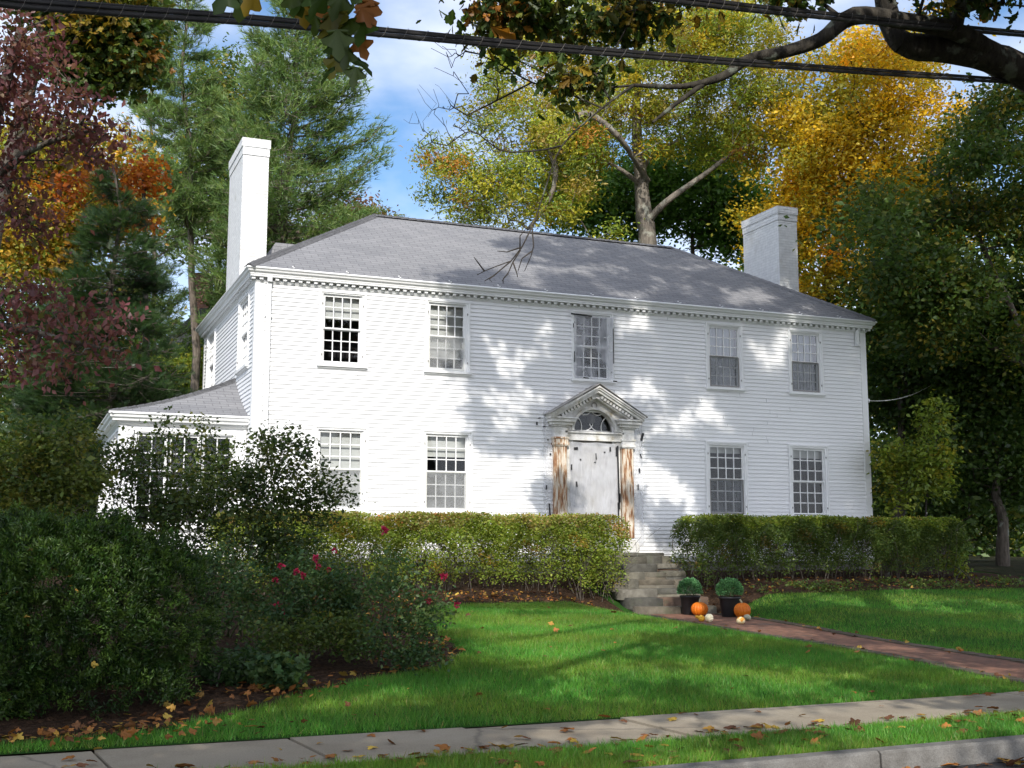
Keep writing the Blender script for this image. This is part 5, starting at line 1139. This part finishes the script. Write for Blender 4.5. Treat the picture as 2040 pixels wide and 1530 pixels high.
yt, YP = yew('big dark green yew mound beside the pavement at the lower left', tuple(yb), [lobe(120, 1270, 11.3, 235, 215, 1.0), lobe(300, 1240, 11.8, 120, 150, .75), lobe(-40, 1330, 10.9, 200, 190, .9), lobe(180, 1400, 10.9, 190, 80, .6), lobe(60, 1120, 11.8, 140, 80, .8)], 9500, 94, size=.040)
# clipped hedges
def hedge(label, x0, x1, y0, y1, zt, n, pal, ptop, seed, base, nst):
    r = np.random.default_rng(seed); t = thing('hedge', label, 'hedge', base, 'clipped hedges along the front of the house')
    x = r.uniform(x0, x1, n); f = r.random(n); y = (y0+y1)/2+(y1-y0)/2*np.sign(r.normal(size=n))*(r.random(n)**.35); g = terrain(x, y); h = zt-g; z = g+.10*h+.90*h*r.beta(1.7, 1.0, n)
    wv = .05*np.sin(2.1*x+seed)+.04*np.sin(5.3*x)
    rel = (z-g)/h+.10*np.sin(2.3*x+1.7*seed)*np.sin(5.1*x); cl = np.sin(3.1*x+2*z+seed)+np.sin(5.7*x-3.3*z)+.8*np.sin(9*x+7*z)
    ok = (r.random(n) < np.where(rel > .62, 1.0, np.where(rel > .36, .66, .88)+.30*cl)) & (z < zt+wv+.03*r.normal(size=n))
    rc = .38; ex = np.minimum(x-x0, x1-x); ok &= ~((ex < rc) & (z > zt-rc) & ((rc-ex)**2+(z-zt+rc)**2 > rc*rc)); ok &= ~((rel < .25) & (ex < .25))
    y = y+.07*np.sin(3.7*x+4*z+seed)*np.sin(6.1*z+1.3*x)+.04*np.sin(11*x-9*z)
    P_ = np.stack([x, y, z], 1)[ok]; rel = rel[ok]; m = len(P_); a, N = leaf_axes(m, r, droop=-.1, up=.5); c = np.where((rel > .86)[:, None] & (r.random(m) < .75)[:, None], pick(ptop, m, r), pick(pal, m, r)); q = P_; c = c*np.exp(.22*np.sin(2.9*q[:, :1]+3.1*q[:, 2:])*np.sin(4.7*q[:, :1]-2.0*q[:, 2:]+seed)); bz = (np.sin(3.3*q[:, 0]+seed)*np.sin(5.9*q[:, 2]+2.2*q[:, 0]) > .72) & (r.random(m) < .5); c[bz] = c[bz]*[1.5, .85, .9]  # topmost leaves take a paler palette, painted as if catching the sun
    link('foliage', leaf_mesh('foliage', P_, a, N, .048*np.exp(r.normal(0, .22, m)), c, 'leaf', r=r), M['leaf'], t)
    P0, P1, A0, A1 = [], [], [], []
    for i in range(nst):
        X = r.uniform(x0+.1, x1-.1); Y = r.uniform(y0+.15, y1-.15); q = np.array([X, Y, gz(X, Y)-.05]); d = np.array([r.normal(0, .22), r.normal(0, .18), 1.0]); L_ = (zt-q[2])*r.uniform(.6, .92); rr = r.uniform(.006, .013)
        for k in range(4):
            e = q+unit(d)*L_/4; P0.append(q); P1.append(e); A0.append(rr*(1-.2*k)); A1.append(rr*(1-.2*(k+1))); q = e; d = d+r.normal(0, .22, 3)*[1, 1, 0]
            if k: s_ = e+np.array([r.normal(0, .16), r.normal(0, .12), .18]); P0.append(e); P1.append(s_); A0.append(rr*.5); A1.append(.003)
    link('stem', seg_mesh('stem', P0, P1, A0, A1, 5), M['bark'], t); return t
hedge('sunlit clipped hedge with its lit top painted reddish left of the stone steps', -1.0, 7.22, -2.25, -1.05, .66, 105000, 'hedge', 'hedgetop_lit', 101, (3.2, -1.6, gz(3.2, -1.6)), 150)
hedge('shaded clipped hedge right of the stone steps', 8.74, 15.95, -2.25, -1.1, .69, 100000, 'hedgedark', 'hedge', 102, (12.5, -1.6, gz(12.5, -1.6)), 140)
# roses
RB = [(800, 1335, 'tall rose bush with a high cane nearest the lawn', [lobe(800, 1250, 13.4, 80, 75, .5), lobe(770, 1160, 13.4, 50, 80, .35), lobe(850, 1210, 13.4, 45, 55, .3), lobe(840, 1300, 13.2, 50, 35, .3)], 150),
      (690, 1290, 'middle rose bush in front of the sunlit hedge', [lobe(690, 1200, 14.2, 80, 75, .5), lobe(660, 1150, 14.2, 50, 50, .4)], 110),
      (580, 1290, 'rose bush with most red blooms beside the yew', [lobe(580, 1200, 14.0, 70, 75, .5), lobe(600, 1130, 14.2, 50, 40, .4), lobe(540, 1240, 13.8, 50, 45, .4)], 120),
      (470, 1270, 'dim rose bush half hidden behind the yew', [lobe(480, 1180, 14.4, 70, 80, .5), lobe(440, 1130, 14.6, 60, 50, .4)], 100)]
FL = [(765, 1057, 0, 1.2), (885, 1150, 0, 1.1), (853, 1197, 0, .8), (910, 1205, 0, .8), (666, 1098, 1, .8), (655, 1135, 1, .6), (630, 1114, 2, 1.1), (634, 1130, 2, .8), (560, 1128, 2, .9), (590, 1140, 2, .9), (604, 1147, 2, .8), (548, 1156, 2, .8), (553, 1208, 2, .9), (565, 1218, 2, .7)]
rb = [bush('rose_bush', lb, 'rose bush', gp(u_, v_), lo_, nc, 22, .085, 'rose', .05, 110+i, nst=8, tip=.005, bark_='cane', group='rose bushes in the bed') for i, (u_, v_, lb, lo_, nc) in enumerate(RB)]
for u_, v_, i, sc in FL:
    d_ = [13.3, 14.0, 13.7][i]; c = at(u_, v_, d_); b = np.array(rb[i].location); k = 34; dr_ = unit(r.normal(size=(k, 3))+[0, 0, .5])
    fl = link('flower', leaf_mesh('flower', c+dr_*.012, dr_+r.normal(0, .3, (k, 3)), r.normal(size=(k, 3)), .040*sc*np.exp(r.normal(0, .2, k)), np.array([.40, .018, .070]), 'leaf', r=r), M['petal'], rb[i])
    q = MB(); q.tube([tuple(b), tuple(b*.45+c*.55+np.array([.05, 0, .1])), tuple(c)], [.006, .0045, .003], 5); q.build('stem', M['cane'], rb[i])
# low plants
bush('coral_bells', 'low mound of round green leaves at the front of the rose bed', 'plant', gp(562, 1348), [lobe(560, 1335, 11.9, 52, 22, .28)], 60, 14, .05, 'rose', .075, 121, nst=4, tip=.004, bark_='cane', shape='maple', droop=.0, up=1.0)
bush('low_shrub', 'very dark low shrub tucked behind the yew by the bed edge', 'shrub', gp(455, 1370), [lobe(455, 1345, 12.3, 70, 40, .45), lobe(500, 1320, 12.8, 60, 40, .4)], 130, 26, .07, 'hemlock', .06, 122, nst=4)
bush('leafy_shrub', 'loose dark leafy shrub filling the bed between the roses and the yew', 'shrub', gp(610, 1300), [lobe(620, 1265, 13.4, 80, 40, .5), lobe(700, 1270, 13.5, 60, 45, .4), lobe(540, 1270, 13.2, 60, 40, .4), lobe(660, 1220, 14.4, 90, 50, .5)], 190, 20, .08, 'thicket', .05, 124, nst=7, bark_='cane', weights=[4, 3, 1.5, .4])
bush('leafy_seedling', 'small yellow leaved seedling beyond the end of the shaded hedge', 'plant', gp(1920, 1165), [lobe(1915, 1130, 27.5, 22, 22, .3), lobe(1895, 1120, 27.5, 18, 18, .3)], 22, 20, .08, 'lime', .09, 123, nst=3)
n = 2600; x = r.uniform(9.6, 16.8, n); y = r.uniform(-3.45, -2.5, n)+.12*np.sin(2*x); ok = np.sin(2.3*x+1)+np.sin(5*x+3*y)+r.normal(0, .5, n) > -.2; x, y = x[ok], y[ok]; m = len(x); a, N = leaf_axes(m, r, droop=-.2, up=1.0)
tag(link('ground_cover', leaf_mesh('ground_cover', np.stack([x, y, terrain(x, y)+r.uniform(.02, .13, m)], 1), a, N, .07, pick('hedgedark', m, r), 'leaf', r=r), M['leaf']), 'low leafy ground cover along the front of the shaded bed', 'ground cover', kind='stuff')

# ------------------------------------------------------------------ pots, pumpkins, gourds
def mum(loc, label, s=1.0):
    loc = np.array(loc, float); t = thing('potted_mum', label, 'potted plant', loc, 'black pots of green mums beside the path')
    q = MB(); q.lathe([(.135*s, 0), (.142*s, .01), (.172*s, .30*s), (.188*s, .305*s), (.19*s, .335*s), (.175*s, .34*s), (.165*s, .30*s)], loc, 28); q.build('pot', M['pot'], t)
    n = 3800; d = unit(r.normal(size=(n, 3))); d[:, 2] = np.where(d[:, 2] < -.35, -d[:, 2], d[:, 2]); P_ = loc+[0, 0, .44*s]+d*np.array([.205, .205, .19])*s*(1+.13*np.sin(7*d[:, :1]+5*d[:, 2:]+40*loc[0])*np.sin(9*d[:, 1:2]+2)-np.abs(r.normal(0, .12, (n, 1))))
    link('foliage', leaf_mesh('foliage', P_, d+r.normal(0, .5, (n, 3)), r.normal(size=(n, 3))*.6+[0, 0, .6], .034*s, pick('mum', n, r)*np.exp(.35*np.sin(31*d[:, :1])*np.sin(27*d[:, 1:2]+19*d[:, 2:])), 'leaf', r=r), M['leaf'], t)
    q = MB()
    for k in range(12): a_ = r.uniform(0, 6.28); e = loc+np.array([.12*math.cos(a_)*s, .12*math.sin(a_)*s, .47*s]); q.tube([loc+[0, 0, .29*s], (loc+e)/2+[0, 0, .1], e], [.006, .005, .003], 5)
    q.build('stem', M['cane'], t)
mum((8.02, -3.15, gz(8.02, -3.15)+.016), 'black pot of green mums nearest the stone steps', 1.08)
mum((8.43, -3.92, gz(8.43, -3.92)+.016), 'black pot of green mums nearest the right lawn', 1.12)
def gourd(name, label, cat, loc, R_, H_, ribs, m, tilt, stem, group, sd, neck=None):
    t = thing(name, label, cat, loc, group)
    prof = [(.02*R_, .06*H_)]+[(R_*math.sin(w)**.85, H_*(.5-.5*math.cos(w))) for w in np.linspace(.25, math.pi-.22, 15)]+[(.05*R_, .93*H_)]
    if neck: prof = prof[:10]+[(R_*neck*(1-.05*i), H_*(.72+.09*i)) for i in range(5)]+[(.02, H_*1.12)]
    q = MB(); nn = 140
    q.lathe(prof, (0, 0, 0), nn, lambda w, rr, z: (rr*(1-.055*abs(math.sin(ribs*w/2))**.6*0-.11*(1-abs(math.sin(ribs*w/2)))**2.2), z))
    ca, sa, cz2, sz2 = math.cos(tilt[0]), math.sin(tilt[0]), math.cos(tilt[1]), math.sin(tilt[1])
    def tr(p_): x, y, z = p_[0], p_[1], p_[2]-.5*H_; x, z = x*ca+z*sa, -x*sa+z*ca; x, y = x*cz2-y*sz2, x*sz2+y*cz2; return (x, y, z)
    q.v = [tr(p_) for p_ in q.v]; lo_ = min(p_[2] for p_ in q.v); q.v = [(p_[0]+loc[0], p_[1]+loc[1], p_[2]-lo_+loc[2]) for p_ in q.v]; q.build('body', M[m], t)
    top_ = H_*(1.12 if neck else .93)
    s_ = MB(); s_.tube([(0, 0, top_-.02*H_), (.02*R_, 0, top_+stem*.4), (.10*R_+stem*.25, .0, top_+stem)], [R_*.16, R_*.10, R_*.11], 9); s_.v = [tr(p_) for p_ in s_.v]; s_.v = [(p_[0]+loc[0], p_[1]+loc[1], p_[2]-lo_+loc[2]) for p_ in s_.v]; s_.build('stem', M['stalk'], t)
def on(u_, v_, lift=.016): p_ = gp(u_, v_); return (p_[0], p_[1], p_[2]+lift)
gourd('pumpkin', 'wider orange pumpkin in front of the pot nearest the steps', 'pumpkin', (8.0, -3.53, gz(8.0, -3.53)+.016), .165, .265, 14, 'pump', (0, .6), .07, 'orange pumpkins on the path', 1)
gourd('pumpkin', 'rounder orange pumpkin leaning on the pot nearest the right lawn', 'pumpkin', (8.46, -4.30, gz(8.46, -4.30)+.016), .158, .285, 14, 'pump', (.05, 2.0), .08, 'orange pumpkins on the path', 2)
GG = 'small gourds on the path'
gourd('gourd', 'small orange yellow necked gourd at the foot of the wider pumpkin', 'gourd', on(1396, 1240), .06, .16, 8, 'gyel', (1.25, 2.7), .02, GG, 3, .5)
gourd('gourd', 'cream oval gourd lying beside the orange yellow one', 'gourd', on(1413, 1241), .075, .15, 8, 'gcream', (1.45, .2), .02, GG, 4)
gourd('gourd', 'yellow gourd with an orange stripe on the edge of the path', 'gourd', on(1476, 1246), .078, .125, 10, 'gstripe', (.5, 1.0), .02, GG, 5)
gourd('gourd', 'grey green gourd half behind the rounder pumpkin', 'gourd', on(1489, 1238), .068, .105, 10, 'ggreen', (.3, .4), .02, GG, 6)

# ------------------------------------------------------------------ cables overhead
def cable(label, pts, w0, w1, lash=True):
    t = thing('cable_bundle', label, 'cable', at(*pts[0]), 'overhead cables'); K = np.array([at(*q) for q in pts]); K = np.vstack([K[0]+(K[0]-K[1])*2.2+[0, 0, 1.2], K, K[-1]+(K[-1]-K[-2])*2.5+[0, 0, .5]]); s = np.linspace(0, 1, 160); kk = np.linspace(0, 1, len(K))
    C = np.stack([np.interp(s, kk, K[:, c]) for c in range(3)], 1)
    for _ in range(14): C[1:-1] = .5*C[1:-1]+.25*(C[:-2]+C[2:])
    tan = unit(C[-1]-C[0]); sd = unit(np.cross(tan, (0, 0, 1))); up_ = np.cross(sd, tan); W = np.interp(s*(len(K)-1), [1, len(K)-2], [w0, w1])
    for a_, b_, rr in ((0, -.28, .24), (.1, .10, .16), (-.04, .36, .12)):
        q = MB(); q.tube(list(C+np.outer(W*a_, sd)+np.outer(W*b_, up_)), list(W*rr), 10); q.build('cable', M['cable'], t)
    if lash:
        s2 = np.linspace(0, 1, 1500); L_ = np.linalg.norm(C[-1]-C[0]); ph = s2*L_/.42*2*math.pi; C2 = np.stack([np.interp(s2, s, C[:, c]) for c in range(3)], 1); W2 = np.interp(s2, s, W)
        q = MB(); q.tube(list(C2+np.outer(W2*.29*np.cos(ph), sd)+np.outer(W2*.53*np.sin(ph), up_)), .0018, 4); q.build('lashing_wire', M['wire'], t)
cable('thick black cable bundle sagging across the whole top of the view', [(-80, -3, 6.0), (500, 39, 7.3), (1020, 88, 9.0), (1500, 126, 11.2), (2140, 170, 14.8)], .074, .074)
cable('upper black cable bundle crossing the top right corner', [(1150, -26, 9.2), (1500, 16, 10.8), (1800, 46, 12.6), (2140, 76, 15)], .092, .084)
q = MB(); q.tube([at(1850, -12, 12.5), at(1960, 3, 13.2), at(2140, 24, 14.5)], .012, 6); q.build('thin_cable', M['cable'], None, label='thin single wire at the very top right corner', cat='cable', group='overhead cables')

# ------------------------------------------------------------------ grass and fallen leaves
def blades(n, x0, x1, y0, y1, test, zf, seed, l=.055, pal=((.11, .29, .032), (.15, .345, .040), (.09, .245, .028), (.19, .31, .048))):
    r = np.random.default_rng(seed); x, y = r.uniform(x0, x1, n), r.uniform(y0, y1, n); ok = test(x, y); x, y = x[ok], y[ok]; m = len(x)
    P_ = np.stack([x, y, zf(x, y)-.004], 1); a = r.normal(0, .42, (m, 3)); a[:, 2] = 1; N = r.normal(size=(m, 3))
    f = np.sin(1.7*x+.5*y)*np.sin(1.3*y-.6*x)+.6*np.sin(4.3*x-2.1*y)*np.sin(3.7*y+1.9*x); c = np.array(pal)[r.integers(0, len(pal), m)]*(1+.18*f)[:, None]*np.stack([1+.25*np.sin(.9*x+2.3*y+f), np.ones(m), np.ones(m)], 1); dry = r.random(m) < .03+.03*(f > .5); c[dry] = (.32, .27, .10)
    return leaf_mesh('grass', P_, a, N, l*np.exp(r.normal(0, .25, m)), c, 'blade', r=r)
onl = lambda x, y: (x > bed_l(y)+.06*np.sin(31*y)) & (y < -3.22) & (x < pl(y)-.12)
onr = lambda x, y: (x > pr_(y)+.12) & ((y < -3.3) | ((x > 17.7) & (y < -2.2+.1*np.sin(3*x))))
for nm, me, lb in (('lawn_grass', blades(620000, -4.5, 7.2, EDGE+.03, -3.2, onl, terrain, 131), 'short mown lawn grass between the rose bed and the brick path'),
                   ('lawn_grass', blades(420000, 6.2, 26, EDGE+.03, 1.0, onr, terrain, 132), 'shaded mown lawn grass right of the brick path'),
                   ('verge_grass', blades(210000, -6, 9.5, -15.91, -14.99, lambda x, y: x > -90, verge_z, 133, .06), 'ragged grass of the verge between the pavement and the kerb')):
    tag(link(nm, me, M['leaf']), lb, 'grass', kind='stuff')
def scatter(n, x, y, z, size, seed, tilt=.35):
    r = np.random.default_rng(seed); a = r.normal(size=(n, 3)); a[:, 2] *= .15; N = np.array([0, 0, 1.0])+r.normal(0, tilt, (n, 3)); return np.stack([x, y, z], 1), a, N, size*np.exp(r.normal(0, .25, n))
parts = []
n = 230; x, y = r.uniform(-5, 9, n), r.uniform(-15.9, -15.0, n); parts.append(scatter(n, x, y, verge_z(x, y)+.045, .095, 1))
n = 210; x = r.uniform(-5, 9, n); y = np.where(r.random(n) < .7, r.uniform(-14.95, -14.7, n), r.uniform(-14.7, -13.75, n)); parts.append(scatter(n, x, y, wz(x, y)+.018, .09, 2, .22))
n = 190; x, y = r.uniform(1.2, 9, n), -16.13-np.abs(r.normal(0, .22, n)); parts.append(scatter(n, x, y, rz(x, y)+.02, .095, 3))
n = 60; x, y = r.uniform(-2, 7, n), r.uniform(-13.4, -4, n); ok = onl(x, y); x, y = x[ok], y[ok]; parts.append(scatter(len(x), x, y, terrain(x, y)+.05, .075, 4))
n = 420; y = r.uniform(-13.4, -3.3, n); x = bed_l(y)-np.abs(r.normal(0, .55, n)); parts.append(scatter(n, x, y, terrain(x, y)+.05, .075, 5, .5))
n = 170; y = r.uniform(-13.68, -13.1, n); x = r.normal(-3.55, .6, n); parts.append(scatter(n, x, y, terrain(x, y)+.05+.05*r.random(n), .055, 6, .6))
n = 70; x, y = r.normal(-1.75, .35, n), r.normal(-11.75, .2, n); parts.append(scatter(n, x, y, terrain(x, y)+.06, .075, 7, .5))
n = 520; x, y = r.uniform(.5, 6.4, n), r.uniform(-3.3, -2.0, n); parts.append(scatter(n, x, y, terrain(x, y)+.04, .06, 8, .6))
n = 420; x, y = r.uniform(8.75, 16.5, n), r.uniform(-3.2, -1.8, n); parts.append(scatter(n, x, y, terrain(x, y)+.04, .06, 9, .6))
n = 60; y = r.uniform(-13, -3.3, n); x = np.where(r.random(n) < .5, pr_(y), pl(y))+r.normal(0, .12, n); parts.append(scatter(n, x, y, terrain(x, y)+.05, .07, 10, .4))
n = 60; k = r.choice(len(YP), 4000); q = YP[k]; q = q[np.argsort((q-CAM) @ FW-.5*q[:, 2])[:900]]; q = q[r.choice(len(q), n)]; parts.append(scatter(n, q[:, 0], q[:, 1]-.03, q[:, 2]+.05, .06, 11, .8))
P_, a, N, sz = [np.concatenate([k[i] for k in parts]) for i in range(4)]
tag(link('fallen_leaves', leaf_mesh('fallen_leaves', P_, a, N, sz, pick('litter', len(P_), r, [4, 2.5, 3, 1.5, 2]), 'maple', jit=.3, r=r), M['litter']), 'scattered brown, orange and yellow fallen leaves on ground and pavement', 'fallen leaves', kind='stuff')
